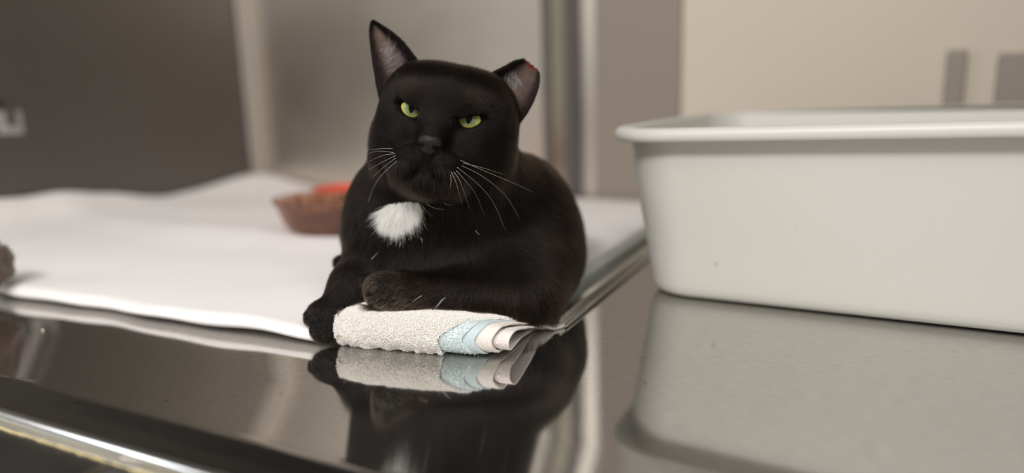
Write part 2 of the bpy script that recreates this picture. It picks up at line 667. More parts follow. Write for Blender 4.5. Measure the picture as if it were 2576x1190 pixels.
_ico = [(0, 0, 1), (0, 0, -1)] + [(math.cos(math.radians(60 * i)), math.sin(math.radians(60 * i)), 0) for i in range(6)]
for i in range(1500):
    z = 0.007 + 0.036 * rng.random()
    rmax = 0.0495 + (z - 0.007) / 0.034 * 0.0150
    rad = rmax * math.sqrt(rng.uniform(0.55 if z < 0.036 else 0.0, 1.0)) - 0.003
    an = rng.uniform(0, 2 * math.pi)
    c = bc + np.array([rad * math.cos(an), rad * math.sin(an), z])
    s = rng.uniform(0.0030, 0.0045)
    R3 = np.linalg.qr(rng.normal(size=(3, 3)))[0]
    b0 = len(kv)
    for x, y, zz in _ico:
        kv.append(c + R3 @ np.array([x * s, y * s, zz * s * 0.6]))
    for k in range(6):
        kf.append((b0, b0 + 2 + k, b0 + 2 + (k + 1) % 6))
        kf.append((b0 + 1, b0 + 2 + (k + 1) % 6, b0 + 2 + k))
    kt += [rng.random()] * 8
tag(mesh_obj('kibble', kv, kf, m_kib, t, attrs={'tone': kt}), kind='stuff')

oc = G(886, 551, 0.012)
oc = np.array([oc[0], oc[1], blanket_z(oc) + 0.002])
t = empty('plastic_bowl', oc, 'orange red plastic bowl on the blanket behind the bowl of cat food', 'bowl')
m_or = mat('orange_plastic', (0.88, 0.075, 0.015), 0.5)
lathe([(0.0, 0.0), (0.040, 0.0), (0.044, 0.003), (0.049, 0.036), (0.051, 0.041), (0.0545, 0.0435), (0.0545, 0.0455), (0.050, 0.0455),
       (0.046, 0.040), (0.041, 0.006), (0.0, 0.004)], oc, m=m_or, name='bowl_shell', parent=t)

# crumbs on the steel
m_crumb = mat('crumb', (0.75, 0.70, 0.52), 0.8)
for px, py, s, lb in ((108, 832, 0.0011, 'pale crumb on the steel floor below the blanket edge'),):
    c = G(px, py)
    v, f = [], []
    for i in range(6):
        for j in range(10):
            th, ph = math.pi * i / 5, 2 * math.pi * j / 10
            k = s * (1 + 0.3 * vnoise(np.array([i * 1.3, j * 0.9 if 0 < i < 5 else 0, 2.0]), 3))
            v.append(c + np.array([k * math.sin(th) * math.cos(ph), k * math.sin(th) * math.sin(ph), s * 0.7 + 0.8 * k * math.cos(th)]))
    for i in range(5):
        for j in range(10):
            f.append((i * 10 + j, i * 10 + (j + 1) % 10, (i + 1) * 10 + (j + 1) % 10, (i + 1) * 10 + j))
    tag(mesh_obj('crumb', v, f, m_crumb), lb, 'crumb')


# made-up pale plate for a reflection on the side panel and a brown bundle at the left edge of the picture
def on_left(px, py):
    d = ray(px, py)
    s = ((K0 - cC) @ Wr) / (d @ Wr)
    return cC + d * s


m_pale = mat('reflection_pale', (0.36, 0.335, 0.32), 0.5)
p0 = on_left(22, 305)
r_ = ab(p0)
t = empty('reflection_patch', p0, 'small pale patch standing in for a blurred reflection on the dark side panel at the far left', 'reflection_patch')
cage_box('patch_plate', 0.0005, 0.004, r_[1] - 0.018, r_[1] + 0.018, p0[2] - 0.020, p0[2] + 0.016, m_pale, t, 0.003)  # pale colour put in for a blurred reflection on this wall
cage_box('patch_bar', 0.004, 0.010, r_[1] - 0.006, r_[1] + 0.006, p0[2] - 0.006, p0[2] + 0.032, m_dark, t, 0.003)

bp0 = G(-26, 722, 0.016)
m_brn = mat('brown_plush', (0.10, 0.062, 0.045), 0.95, Sheen_Weight=0.4)
v, f = [], []
NB, MB_ = 40, 56
for i in range(NB + 1):
    for j in range(MB_):
        th, ph = math.pi * i / NB, 2 * math.pi * j / MB_
        dr = np.array([math.sin(th) * math.cos(ph), math.sin(th) * math.sin(ph), math.cos(th)])
        k = 1 + 0.22 * float(fbm(dr * 2.3, 3, 77))
        v.append(bp0 + np.array([0, 0, 0.0245]) + dr * k * np.array([0.019, 0.024, 0.026]))
for i in range(NB):
    for j in range(MB_):
        f.append((i * MB_ + j, (i + 1) * MB_ + j, (i + 1) * MB_ + (j + 1) % MB_, i * MB_ + (j + 1) % MB_))
v = np.array(v)
v[:, 2] = np.maximum(v[:, 2], blanket_z(bp0) + 0.0005)
bun = mesh_obj('plush_bundle', v, f, m_brn)
tag(bun, 'dark brown soft bundle on the front edge of the blanket at the far left', 'bundle')


# ------------------------------------------------------------------ folded washcloth
c0, c1, c2 = G(852, 872), G(1112, 897), G(1337, 826)
CX = (c1 - c0) / np.linalg.norm(c1 - c0)                 # along the front fold, to the right
CY = np.array([-CX[1], CX[0], 0])                        # away from the viewer
CL = float((c1 - c0) @ CX)
CTOP = 0.0275
terry = []


def cloth_sheet(name, z_lo, z_hi, y_front, y_back_top, y_back_bot, x_left, x_front, x_top, x_bot, m, parent, th=0.0014, bumps=1.0, seed=0, pile=None, nose=None, nU=150, nVv=76, ripple=0.0):
    """One U-shaped layer folded along its front: top run, front bend, bottom run.
    x_front is where it ends at the bend; x_top and x_bot where its top and bottom runs end at the back."""
    R_ = (z_hi - z_lo) / 2
    zc = (z_hi + z_lo) / 2
    Lt, Lb, Lr = y_back_top - y_front - R_, y_back_bot - y_front - R_, math.pi * R_
    vv = np.concatenate([np.linspace(0, 0.36, nVv // 3, endpoint=False), np.linspace(0.36, 0.64, nVv // 3, endpoint=False), np.linspace(0.64, 1, nVv - 2 * (nVv // 3))])
    y, z, ny, nz, xe = [], [], [], [], []
    for s in vv:
        if s <= 0.36:
            k = 1 - s / 0.36
            yy, zz, n_ = y_front + R_ + Lt * k, z_hi, (0, 1)
            e = x_front + (x_top - x_front) * (0.28 + 0.72 * k ** 0.9)
        elif s >= 0.64:
            k = (s - 0.64) / 0.36
            yy, zz, n_ = y_front + R_ + Lb * k, z_lo, (0, -1)
            e = x_front + (x_bot - x_front) * (0.22 + 0.78 * k)
        else:
            an = math.pi / 2 + (s - 0.36) / 0.28 * math.pi
            yy, zz, n_ = y_front + R_ + R_ * math.cos(an), zc + R_ * math.sin(an), (math.cos(an), math.sin(an))
            dz = math.sin(an)
            e = x_front + (0.28 * (x_top - x_front) * max(dz, 0) ** 1.5 + 0.22 * (x_bot - x_front) * max(-dz, 0) ** 1.5)
        y.append(yy); z.append(zz); ny.append(n_[0]); nz.append(n_[1]); xe.append(e)
    y, z, ny, nz, xe = map(np.array, (y, z, ny, nz, xe))
    uu = np.linspace(0, 1, nU)
    X = x_left + uu[:, None] * (xe[None] - x_left)
    Yc = np.broadcast_to(y, X.shape).copy()
    Zc = np.broadcast_to(z, X.shape).copy()
    q = np.stack([X * 45, Yc * 45, Zc * 45], -1)
    # cloth sags between the layers and is pressed where the cat lies
    d = 0.0011 * bumps * fbm(q, 3, seed)
    q2 = np.stack([X * 600, Yc * 420, Zc * 420], -1)
    d = d + 0.00028 * bumps * vnoise(q2, seed + 11)
    if ripple:
        low = np.clip((z_lo + 0.005 - Zc) / 0.005, 0, 1) * (ny < 0.2)
        d = d + ripple * low * (0.5 + 0.5 * np.sin(X * 520 + 2 * np.sin(X * 90)))
    sq = squash(X, Yc)
    P = K_cloth + X[..., None] * CX + (Yc + d * ny)[..., None] * CY + np.maximum((Zc + d * nz) * sq, 0.0006)[..., None] * UP
    nrm = (ny[None, :, None] * CY + nz[None, :, None] * UP) * np.ones(X.shape)[..., None]
    Pi = P - nrm * th
    Pi[..., 2] = np.maximum(Pi[..., 2], 0.0006)
    n = nU * nVv
    idx = np.arange(n).reshape(nU, nVv)
    qd = np.stack([idx[:-1, :-1], idx[:-1, 1:], idx[1:, 1:], idx[1:, :-1]], -1).reshape(-1, 4)
    sd = []
    for i in range(nU - 1):
        sd.append((idx[i, 0], idx[i + 1, 0], idx[i + 1, 0] + n, idx[i, 0] + n))
        sd.append((idx[i + 1, -1], idx[i, -1], idx[i, -1] + n, idx[i + 1, -1] + n))
    for j in range(nVv - 1):
        sd.append((idx[-1, j], idx[-1, j + 1], idx[-1, j + 1] + n, idx[-1, j] + n))
        sd.append((idx[0, j + 1], idx[0, j], idx[0, j] + n, idx[0, j + 1] + n))
    o = mesh_obj(name, np.concatenate([P.reshape(-1, 3), Pi.reshape(-1, 3)]), np.concatenate([qd, qd[:, ::-1] + n, np.array(sd)]), m, parent)
    return o, P, nrm, X


K_cloth = c0 - CY * 0.0045


def squash(x, y):
    """The layers are pressed flat towards the far right corner."""
    a = np.clip((x - (CL - 0.020)) / 0.075, 0, 1)
    b = np.clip(y / 0.076, 0, 1)
    return 1 - 0.93 * (a * a * (3 - 2 * a)) ** 0.7 * b ** 1.8


def cloth_mat(name, c, terry_scale=900):
    m = mat(name, c, 0.95, Sheen_Weight=0.25)
    tc = nd(m, 'ShaderNodeTexCoord')
    vo = nd(m, 'ShaderNodeTexVoronoi')
    vo.inputs['Scale'].default_value = terry_scale
    lk(m, tc, 'Object', vo, 'Vector')
    b = nd(m, 'ShaderNodeBump')
    b.inputs['Strength'].default_value = 0.7
    b.inputs['Distance'].default_value = 0.0006
    b.invert = True
    lk(m, vo, 0, b, 'Height')
    lk(m, b, 0, bsdf(m), 'Normal')
    return m


m_white_t = cloth_mat('white_terry', (0.93, 0.90, 0.85))
m_blue_t = cloth_mat('pale_blue_terry', (0.66, 0.75, 0.76))
m_blue_w = cloth_mat('pale_blue_weave', (0.64, 0.75, 0.78), 2500)
m_cream = cloth_mat('cream_weave', (0.90, 0.85, 0.78), 2200)
m_pink = cloth_mat('pinkish_terry', (0.80, 0.73, 0.71), 800)

cloth = empty('washcloth', K_cloth + CX * CL / 2, 'folded white terry washcloth with a pale blue stripe under the black cat', 'washcloth')
# x is measured from the left front corner, CL is the right front corner of the outer layer
r_blue = float((at(1182, 850, 0.497) - K_cloth) @ CX)
xb = float((c2 - K_cloth) @ CX)
yb = float((c2 - K_cloth) @ CY)
out1 = cloth_sheet('outer_fold', 0.0014, CTOP, 0.0, 0.085, 0.05, 0.0, CL - 0.001, CL + 0.070, CL + 0.004, m_white_t, cloth, seed=1, ripple=0.0024, bumps=1.5)
out2 = cloth_sheet('blue_fold', 0.0016, CTOP - 0.0014, 0.0018, yb + 0.014, yb + 0.012, 0.02, CL + 0.0165, xb + 0.006, xb + 0.010, m_blue_t, cloth, seed=2, bumps=0.7)
out3 = cloth_sheet('blue_band', 0.0020, CTOP - 0.0020, 0.0030, yb + 0.013, yb + 0.010, 0.03, CL + 0.0255, xb + 0.008, xb + 0.008, m_blue_w, cloth, seed=3, bumps=0.4)
out4 = cloth_sheet('inner_fold', 0.0030, CTOP - 0.0032, 0.0048, yb + 0.010, yb + 0.006, 0.04, CL + 0.0375, xb + 0.012, xb + 0.006, m_cream, cloth, seed=4, bumps=0.5)
out5 = cloth_sheet('inner_lining', 0.0042, CTOP - 0.0046, 0.0068, yb + 0.010, yb + 0.006, 0.05, CL + 0.036, xb + 0.010, xb + 0.004, m_pink, cloth, seed=5, bumps=0.8)

out6 = cloth_sheet('inner_core', 0.0062, CTOP - 0.0072, 0.0085, yb + 0.008, yb + 0.006, 0.05, CL + 0.049, xb + 0.012, xb + 0.002, m_pink, cloth, seed=6, bumps=0.9)


def terry_pile(name, sheet, xlo, n, m, parent, length=0.0011, rad=0.00011, vr=(0.0, 1.0)):
    """Tiny looped threads standing on a layer."""
    o, P, nrm, X = sheet
    nU, nVv = X.shape
    iu = rng.uniform(0, nU - 1.001, n)
    iv = rng.uniform(vr[0] * (nVv - 1), vr[1] * (nVv - 1) - 0.001, n)
    i0, j0 = iu.astype(int), iv.astype(int)
    fu, fv = (iu - i0)[:, None], (iv - j0)[:, None]
    p = (P[i0, j0] * (1 - fu) * (1 - fv) + P[i0 + 1, j0] * fu * (1 - fv) + P[i0, j0 + 1] * (1 - fu) * fv + P[i0 + 1, j0 + 1] * fu * fv)
    nn = nrm[i0, j0]
    keep = ((p - K_cloth) @ CX > xlo) & (p[:, 2] > 0.001)
    p, nn = p[keep], nn[keep]
    n = len(p)
    L = length * rng.uniform(0.6, 1.3, (n, 1))
    t1 = rng.normal(size=(n, 3)) * 0.45
    t1[:, 2] -= 0.25
    t1 -= (t1 * nn).sum(1, keepdims=True) * nn
    a = p - nn * 0.0002
    b_ = p + nn * L * 0.75 + t1 * L * 0.25
    c_ = p + nn * L * 0.95 + t1 * L * 0.9
    d_ = p + nn * L * 0.35 + t1 * L * 1.5
    pts = np.stack([a, b_, c_, d_], 1)
    pts[..., 2] = np.maximum(pts[..., 2], 0.0004)
    return hair_obj(name, pts, rad * rng.uniform(0.8, 1.3, n), m, parent, tip=0.8)


terry_pile('terry_pile', out1, -1, 60000, mat('white_thread', (0.95, 0.92, 0.88), 0.9), out1[0], 0.0011, 0.00014)
terry_pile('terry_pile', out2, CL - 0.004, 9000, mat('pale_blue_thread', (0.72, 0.80, 0.80), 0.9), out2[0], 0.0009, 0.00014)
terry_pile('terry_pile', out5, CL + 0.02, 9000, mat('pinkish_thread', (0.72, 0.66, 0.64), 0.9), out5[0], 0.0010, 0.00012)


# ------------------------------------------------------------------ the cat: implicit surface
HC = at(1121, 322, 0.525)                                  # head centre
_yaw, _pit, _rol = math.radians(4.5), math.radians(6), math.radians(12.0)
hf = np.array([-math.sin(_yaw) * math.cos(_pit), -math.cos(_yaw) * math.cos(_pit), math.sin(_pit)])
hr = np.array([math.cos(_yaw), -math.sin(_yaw), 0.0])
hu = np.cross(hf, hr)
hr, hu = hr * math.cos(_rol) - hu * math.sin(_rol), hu * math.cos(_rol) + hr * math.sin(_rol)


def hd(x, y, z):
    """Head coordinates in mm (right as seen, forward, up) to world."""
    return HC + (hr * x + hf * y + hu * z) * 0.001


def axis(lo, hi, f0, f1, coarse, fine):
    pts = [lo]
    while pts[-1] < hi:
        x = pts[-1]
        if x < f0:
            s = min(coarse, max(fine, (f0 - x) * 0.35))
        elif x > f1:
            s = min(coarse, max(fine, (x - f1) * 0.35))
        else:
            s = fine
        pts.append(x + s)
    return np.array(pts)


FINE, COARSE = 0.00105, 0.0024
gx = axis(-0.16, 0.085, HC[0] - 0.058, HC[0] + 0.058, COARSE, FINE)
gy = axis(0.42, 0.90, HC[1] - 0.070, HC[1] + 0.020, COARSE, FINE)
gz = axis(-0.006, 0.225, HC[2] - 0.055, HC[2] + 0.040, COARSE, FINE)
FLD = np.full((len(gx), len(gy), len(gz)), 0.05, dtype=np.float32)


def region(lo, hi, m):
    s = []
    for g_, a, b in ((gx, lo[0], hi[0]), (gy, lo[1], hi[1]), (gz, lo[2], hi[2])):
        s.append(slice(max(0, np.searchsorted(g_, a - m) - 1), min(len(g_), np.searchsorted(g_, b + m) + 1)))
    s = tuple(s)
    Xg = gx[s[0]][:, None, None].astype(np.float32)
    Yg = gy[s[1]][None, :, None].astype(np.float32)
    Zg = gz[s[2]][None, None, :].astype(np.float32)
    return s, Xg, Yg, Zg


def smin(a, b, k):
    h = np.maximum(k - np.abs(a - b), 0) / k
    return np.minimum(a, b) - h * h * k * 0.25


def smax(a, b, k):
    return -smin(-a, -b, k)


def ell(c, r, axes=None, k=0.012, op='add'):
    c = np.asarray(c)
    r = np.asarray(r, dtype=float)
    A = np.eye(3) if axes is None else np.asarray(axes)
    ext = np.sqrt(((A * r[:, None]) ** 2).sum(0))
    s, X, Y, Z = region(c - ext, c + ext, k + 0.012)
    dx, dy, dz = X - c[0], Y - c[1], Z - c[2]
    q = [(dx * A[i][0] + dy * A[i][1] + dz * A[i][2]) for i in range(3)]
    k0 = np.sqrt((q[0] / r[0]) ** 2 + (q[1] / r[1]) ** 2 + (q[2] / r[2]) ** 2)
    k1 = np.sqrt((q[0] / r[0] ** 2) ** 2 + (q[1] / r[1] ** 2) ** 2 + (q[2] / r[2] ** 2) ** 2) + 1e-9
    d = k0 * (k0 - 1) / k1
    FLD[s] = smin(FLD[s], d, k) if op == 'add' else smax(FLD[s], -d, k)


def hell(x, y, z, rx, ry, rz, k=0.010, op='add', rot=0.0):
    a = math.radians(rot)
    A = np.array([hr * math.cos(a) + hu * math.sin(a), hf, hu * math.cos(a) - hr * math.sin(a)])
    ell(hd(x, y, z), (rx / 1000, ry / 1000, rz / 1000), A, k, op)


def cap(p, q, r0, r1, k=0.010, op='add'):
    p, q = np.asarray(p), np.asarray(q)
    m_ = max(r0, r1)
    s, X, Y, Z = region(np.minimum(p, q) - m_, np.maximum(p, q) + m_, k + 0.010)
    v = q - p
    t = ((X - p[0]) * v[0] + (Y - p[1]) * v[1] + (Z - p[2]) * v[2]) / (v @ v)
    t = np.clip(t, 0, 1)
    d = np.sqrt((X - p[0] - t * v[0]) ** 2 + (Y - p[1] - t * v[1]) ** 2 + (Z - p[2] - t * v[2]) ** 2) - (r0 + (r1 - r0) * t)
    FLD[s] = smin(FLD[s], d, k) if op == 'add' else smax(FLD[s], -d, k)


# trunk
ell(at(1296, 575, 0.700), (.064, .090, .058), k=.03)
ell(at(1290, 610, 0.625), (.064, .080, .058), k=.03)
ell(at(1255, 510, 0.615), (.056, .060, .046), k=.03)
ell(at(1290, 670, 0.565), (.054, .055, .040), k=.03)
ell(at(1085, 600, 0.565), (.062, .052, .066), k=.03)
ell(at(1130, 690, 0.548), (.068, .046, .032), k=.02)
ell(at(950, 575, 0.560), (.024, .034, .044), k=.02)
ell(at(1300, 600, 0.790), (.060, .070, .055), k=.03)
ell(at(1120, 480, 0.570), (.056, .050, .050), k=.03)
# fold of the shoulder above the foreleg
ell(at(1290, 730, 0.525), (.040, .036, .026), k=.018)
# left foreleg lying across (elbow at the right, paw tucked at the left)
cap(at(1330, 755, 0.520), at(1160, 742, 0.505), .0250, .0170, .012)
cap(at(1160, 742, 0.505), at(1030, 742, 0.498), .0165, .0140, .010)
ell(at(985, 735, 0.496), (.0185, .017, .0138), k=.008)
ell(at(955, 725, 0.495), (.0110, .014, .0110), k=.006)
# right foreleg hanging over the end of the cloth
cap(at(950, 655, 0.548), at(893, 715, 0.523), .0210, .0175, .012)
cap(at(893, 715, 0.523), at(843, 785, 0.508), .0165, .0140, .010)
for px, py, Y, r in ((798, 822, .500, .0078), (815, 838, .4965, .0082), (836, 838, .497, .0078), (850, 820, .500, .0068)):
    cap(at(838, 795, .508), at(px, py, Y), .0125, r, .006)
cap(at(800, 790, .507), at(778, 800, .505), .009, .006, .006)
# hind toes / tail tip seen behind the elbow
cap(at(885, 655, 0.565), at(857, 661, 0.562), .0085, .0068, .004)
# neck
cap(at(1140, 470, 0.575), HC + np.array([0, 0.02, -0.01]), .050, .046, .03)

# head
hell(0, -10, 6, 44, 46, 37, .015)
hell(0, 4, 18, 34, 30, 19, .022)
for s_ in (-1, 1):
    hell(s_ * 26, -10, 13, 20, 34, 24, .022)
for s_ in (-1, 1):
    hell(s_ * 29, -2, -20, 24, 30, 29, .014)
    hell(s_ * 22, 14, -14, 20, 22, 20, .012)
    hell(s_ * 18.5, 22, 20.5, 13, 11, 6, .010, rot=s_ * 14)         # brow
    hell(s_ * 21, 25, -12, 12, 12, 8, .008)                       # cheekbone
    hell(s_ * 10.5, 39, -27, 12.5, 13, 10.5, .006)                # whisker pad
    hell(s_ * 18, 28, -33, 12, 14, 11, .010)
hell(0, 14, -36, 27, 30, 17, .012)
hell(0, 36, -40, 11, 12, 8.5, .008)                               # chin
cap(hd(0, 24, 18), hd(0, 42, -8), .0135, .0095, .010)             # bridge
hell(0, 46.5, -13, 8.6, 6.5, 6.5, .004)                           # nose
hell(0, 47, -21, 3.5, 5, 5, .004)

# eyes: sockets, lids with an opening, eyeballs as parts
EYES = []
ER = 11.0
for s_ in (-1, 1):
    ex, ey, ez = s_ * 20.5, 21.6, 8.3
    EYES.append((s_, ex, ey, ez))
    c = hd(ex, ey, ez)
    ell(c, (ER * .001 + .0013,) * 3, k=.006)
for s_, ex, ey, ez in EYES:
    c = hd(ex, ey, ez)
    s, X, Y, Z = region(c - .016, c + .016, 0.002)
    dx, dy, dz = X - c[0], Y - c[1], Z - c[2]
    lx = (dx * hr[0] + dy * hr[1] + dz * hr[2]) * 1000
    ly = (dx * hf[0] + dy * hf[1] + dz * hf[2]) * 1000
    lz = (dx * hu[0] + dy * hu[1] + dz * hu[2]) * 1000
    th_o = np.degrees(np.arctan2(lx * s_, np.maximum(ly, 0.01)))      # outward azimuth
    ph = np.degrees(np.arctan2(lz, np.sqrt(lx ** 2 + np.maximum(ly, 0.01) ** 2)))
    th_o = th_o - 2
    th_o = np.where(th_o < 0, th_o / 0.98, th_o)
    up_ = np.minimum(7.0 + 0.36 * th_o, 44 * (1 - (th_o / 50) ** 2))
    lo_ = -33 * (1 - np.abs((th_o - 2) / 50) ** 2.3) + 0.16 * th_o
    dd = ER * 0.001 * np.radians(np.maximum(ph - up_, lo_ - ph))
    dd = np.maximum(dd, (2 - ly) * 0.001)
    rad = np.sqrt(lx ** 2 + ly ** 2 + lz ** 2)
    dd = np.where(th_o < -30, np.maximum(dd, (rad - (ER + 2.6)) * 0.001), dd)
    FLD[s] = smax(FLD[s], -dd, .0009)

# nostrils, philtrum, mouth
for s_ in (-1, 1):
    cap(hd(s_ * 4.1, 53.2, -15.6), hd(s_ * 7.0, 49.5, -16.4), .0017, .0013, .0010, 'sub')
    prev = hd(0, 52.5, -28.5)
    for x, y, z in ((3, 52, -31), (8, 49, -34.5), (14, 43, -36.5), (19, 36, -36)):
        q_ = hd(s_ * x, y, z)
        cap(prev, q_, .0016, .0015, .0018, 'sub')
        prev = q_
cap(hd(0, 52.8, -18.5), hd(0, 52.5, -28.5), .0011, .0014, .0012, 'sub')
# toe clefts on the tucked paw and on the hanging paw
for px, py, Y0, px2, py2, Y1 in ((936, 712, .482, 965, 722, .478), (934, 738, .482, 968, 744, .478),
                                 (806, 850, .488, 812, 812, .491), (826, 856, .485, 829, 815, .489), (845, 845, .488, 843, 812, .491)):
    cap(at(px, py, Y0), at(px2, py2, Y1), .0012, .0010, .002, 'sub')

# what the cat lies on: the floor, the blanket and the washcloth
XX, YY, ZZ = gx[:, None, None], gy[None, :, None], gz[None, None, :]
aa_ = (XX - K0[0]) * Wr[0] + (YY - K0[1]) * Wr[1]
bb_ = -((XX - K0[0]) * Dn[0] + (YY - K0[1]) * Dn[1])
lx_ = (XX - K_cloth[0]) * CX[0] + (YY - K_cloth[1]) * CX[1]
ly_ = (XX - K_cloth[0]) * CY[0] + (YY - K_cloth[1]) * CY[1]
g2 = np.where(lx_ > 0.06, 0.0105, 0.0012) * np.ones_like(aa_)
bf_ = bl_front(aa_[:, :, 0])
inb = (aa_[:, :, 0] < A_MAX) & (bb_[:, :, 0] < bf_)
g2[:, :, 0] = np.where(inb, bl_height(aa_[:, :, 0], bb_[:, :, 0], bf_) + 0.0004, g2[:, :, 0])
trk = (aa_ > 0.915) & (aa_ < 0.965) & (bb_ < 0.64)
g2 = np.where(trk, 0.0175, g2)
xr_ = CL + 0.004 + ly_ * 0.62
inc = (lx_ > 0.004) & (lx_ < xr_) & (ly_ > -0.002) & (ly_ < 0.09)
g2 = np.where(inc, np.maximum(CTOP * squash(lx_, ly_) + 0.0008, g2), g2)
FLD = smax(FLD, (g2 - ZZ).astype(np.float32), .004).astype(np.float32)


def surface_nets(Fd, xs, ys, zs):
    nx, ny, nz = Fd.shape
    sg = Fd < 0
    cnt = np.zeros((nx - 1, ny - 1, nz - 1), dtype=np.int8)
    cs = [(i, j, k) for i in (0, 1) for j in (0, 1) for k in (0, 1)]
    for i, j, k in cs:
        cnt += sg[i:nx - 1 + i, j:ny - 1 + j, k:nz - 1 + k]
    ca, cb, cc = np.nonzero((cnt > 0) & (cnt < 8))
    vid = -np.ones(cnt.shape, dtype=np.int32)
    vid[ca, cb, cc] = np.arange(len(ca))
    val = {c: Fd[ca + c[0], cb + c[1], cc + c[2]] for c in cs}
    acc = np.zeros((len(ca), 3))
    num = np.zeros(len(ca))
    for c in cs:
        for ax in range(3):
            if c[ax] == 0:
                d = list(c)
                d[ax] = 1
                d = tuple(d)
                f0, f1 = val[c], val[d]
                mk = (f0 < 0) != (f1 < 0)
                t = np.where(mk, f0 / np.where(mk, f0 - f1, 1), 0)
                for a in range(3):
                    acc[:, a] += np.where(mk, c[a] + (t if a == ax else 0), 0)
                num += mk
    acc /= num[:, None]
    P = np.empty((len(ca), 3))
    for a, (ci, g_) in enumerate(((ca, xs), (cb, ys), (cc, zs))):
        P[:, a] = g_[ci] + acc[:, a] * (g_[ci + 1] - g_[ci])
    quads = []
    for ax in range(3):
        sl0 = [slice(1, -1)] * 3
        sl1 = [slice(1, -1)] * 3
        sl0[ax] = slice(0, -1)
        sl1[ax] = slice(1, None)
        s0, s1 = sg[tuple(sl0)], sg[tuple(sl1)]
        e = np.nonzero(s0 != s1)
        ins = s0[e]
        ijk = [e[0] + (1 if ax != 0 else 0), e[1] + (1 if ax != 1 else 0), e[2] + (1 if ax != 2 else 0)]
        b, c = (ax + 1) % 3, (ax + 2) % 3
        qs = []
        for db, dc in ((-1, -1), (0, -1), (0, 0), (-1, 0)):
            j = [x.copy() for x in ijk]
            j[b] += db
            j[c] += dc
            qs.append(vid[j[0], j[1], j[2]])
        qd = np.stack(qs, 1)
        qd[~ins] = qd[~ins][:, ::-1]
        quads.append(qd)
    Q = np.concatenate(quads)
    return P, Q[(Q >= 0).all(1)]


BP, BQ = surface_nets(FLD, gx, gy, gz)
del FLD

# keep the connected piece, relax a little
def relax(P, Q, it, lam):
    e = np.concatenate([Q[:, [0, 1]], Q[:, [1, 2]], Q[:, [2, 3]], Q[:, [3, 0]]])
    e = np.concatenate([e, e[:, ::-1]])
    deg = np.bincount(e[:, 0], minlength=len(P))[:, None].clip(1)
    for _ in range(it):
        s = np.stack([np.bincount(e[:, 0], weights=P[e[:, 1], a], minlength=len(P)) for a in range(3)], 1)
        P = P + lam * (s / deg - P)
    return P


BP = relax(BP, BQ, 2, 0.5)


def quad_normals(P, Q):
    n = np.cross(P[Q[:, 2]] - P[Q[:, 0]], P[Q[:, 3]] - P[Q[:, 1]])
    return n


fn = quad_normals(BP, BQ)
vn = np.zeros_like(BP)
for k in range(4):
    for a in range(3):
        vn[:, a] += np.bincount(BQ[:, k], weights=fn[:, a], minlength=len(BP))
vn /= np.linalg.norm(vn, axis=1, keepdims=True) + 1e-12
if np.mean((BP - BP.mean(0)) @ np.array([0, 0, 0.0]) + (vn * (BP - BP.mean(0))).sum(1)) < 0:
    BQ = BQ[:, ::-1]
    vn = -vn


def to_head(p):
    r = (p - HC) * 1000
    return np.stack([r @ hr, r @ hf, r @ hu], -1)


HB = to_head(BP)
def nose_metric(h):
    wd = 8.2 - 4.2 * np.clip((-h[:, 2] - 13) / 8, 0, 1)
    return np.sqrt((h[:, 0] / wd) ** 4 + ((h[:, 1] - 51) / 9) ** 4 + ((h[:, 2] + 14.2) / 5.4) ** 4) + 0.10 * fbm(h * 0.9, 2, 2)


nose_r = nose_metric(HB)
leather = np.clip((1.10 - nose_r) / 0.18, 0, 1)
nos = np.min([np.linalg.norm((HB - np.array([s_ * x, y, z])), axis=1) for s_ in (-1, 1) for x, y, z in ((4.2, 51.5, -15.6), (6.2, 49.8, -16.2))], axis=0)
leather = leather * np.clip((nos - 1.2) / 0.9, 0.0, 1)

m_skin = mat('black_coat', (0.006, 0.0052, 0.005), 0.9, spec=0.05)
m_nose = mat('black_coat_and_nose_leather', (0.016, 0.0125, 0.0128), 0.5, spec=0.3)
_l = nd(m_nose, 'ShaderNodeAttribute', attribute_name='leather')
_m = nd(m_nose, 'ShaderNodeMix', data_type='RGBA')
lk(m_nose, _l, 'Fac', _m, 0)
_m.inputs[6].default_value = (0.006, 0.0052, 0.005, 1)
_m.inputs[7].default_value = (0.0105, 0.0085, 0.0088, 1)
lk(m_nose, _m, 2, bsdf(m_nose), 'Base Color')
_q = nd(m_nose, 'ShaderNodeMapRange')
_q.inputs[3].default_value = 0.04
_q.inputs[4].default_value = 0.26
lk(m_nose, _l, 'Fac', _q, 0)
lk(m_nose, _q, 0, bsdf(m_nose), 'Specular IOR Level')
_tc = nd(m_nose, 'ShaderNodeTexCoord')
_n = nd(m_nose, 'ShaderNodeTexVoronoi')
_n.inputs['Scale'].default_value = 1500
lk(m_nose, _tc, 'Object', _n, 'Vector')
_b = nd(m_nose, 'ShaderNodeBump')
_b.inputs['Strength'].default_value = 0.35
_b.inputs['Distance'].default_value = 0.0003
lk(m_nose, _n, 0, _b, 'Height')
lk(m_nose, _b, 0, bsdf(m_nose), 'Normal')

cat = empty('cat', at(1200, 780, 0.56) * np.array([1, 1, 0]), 'black cat with green eyes and a white chest spot lying on the folded washcloth', 'cat')
mesh_obj('body', BP, BQ, m_nose, cat, attrs={'leather': leather})

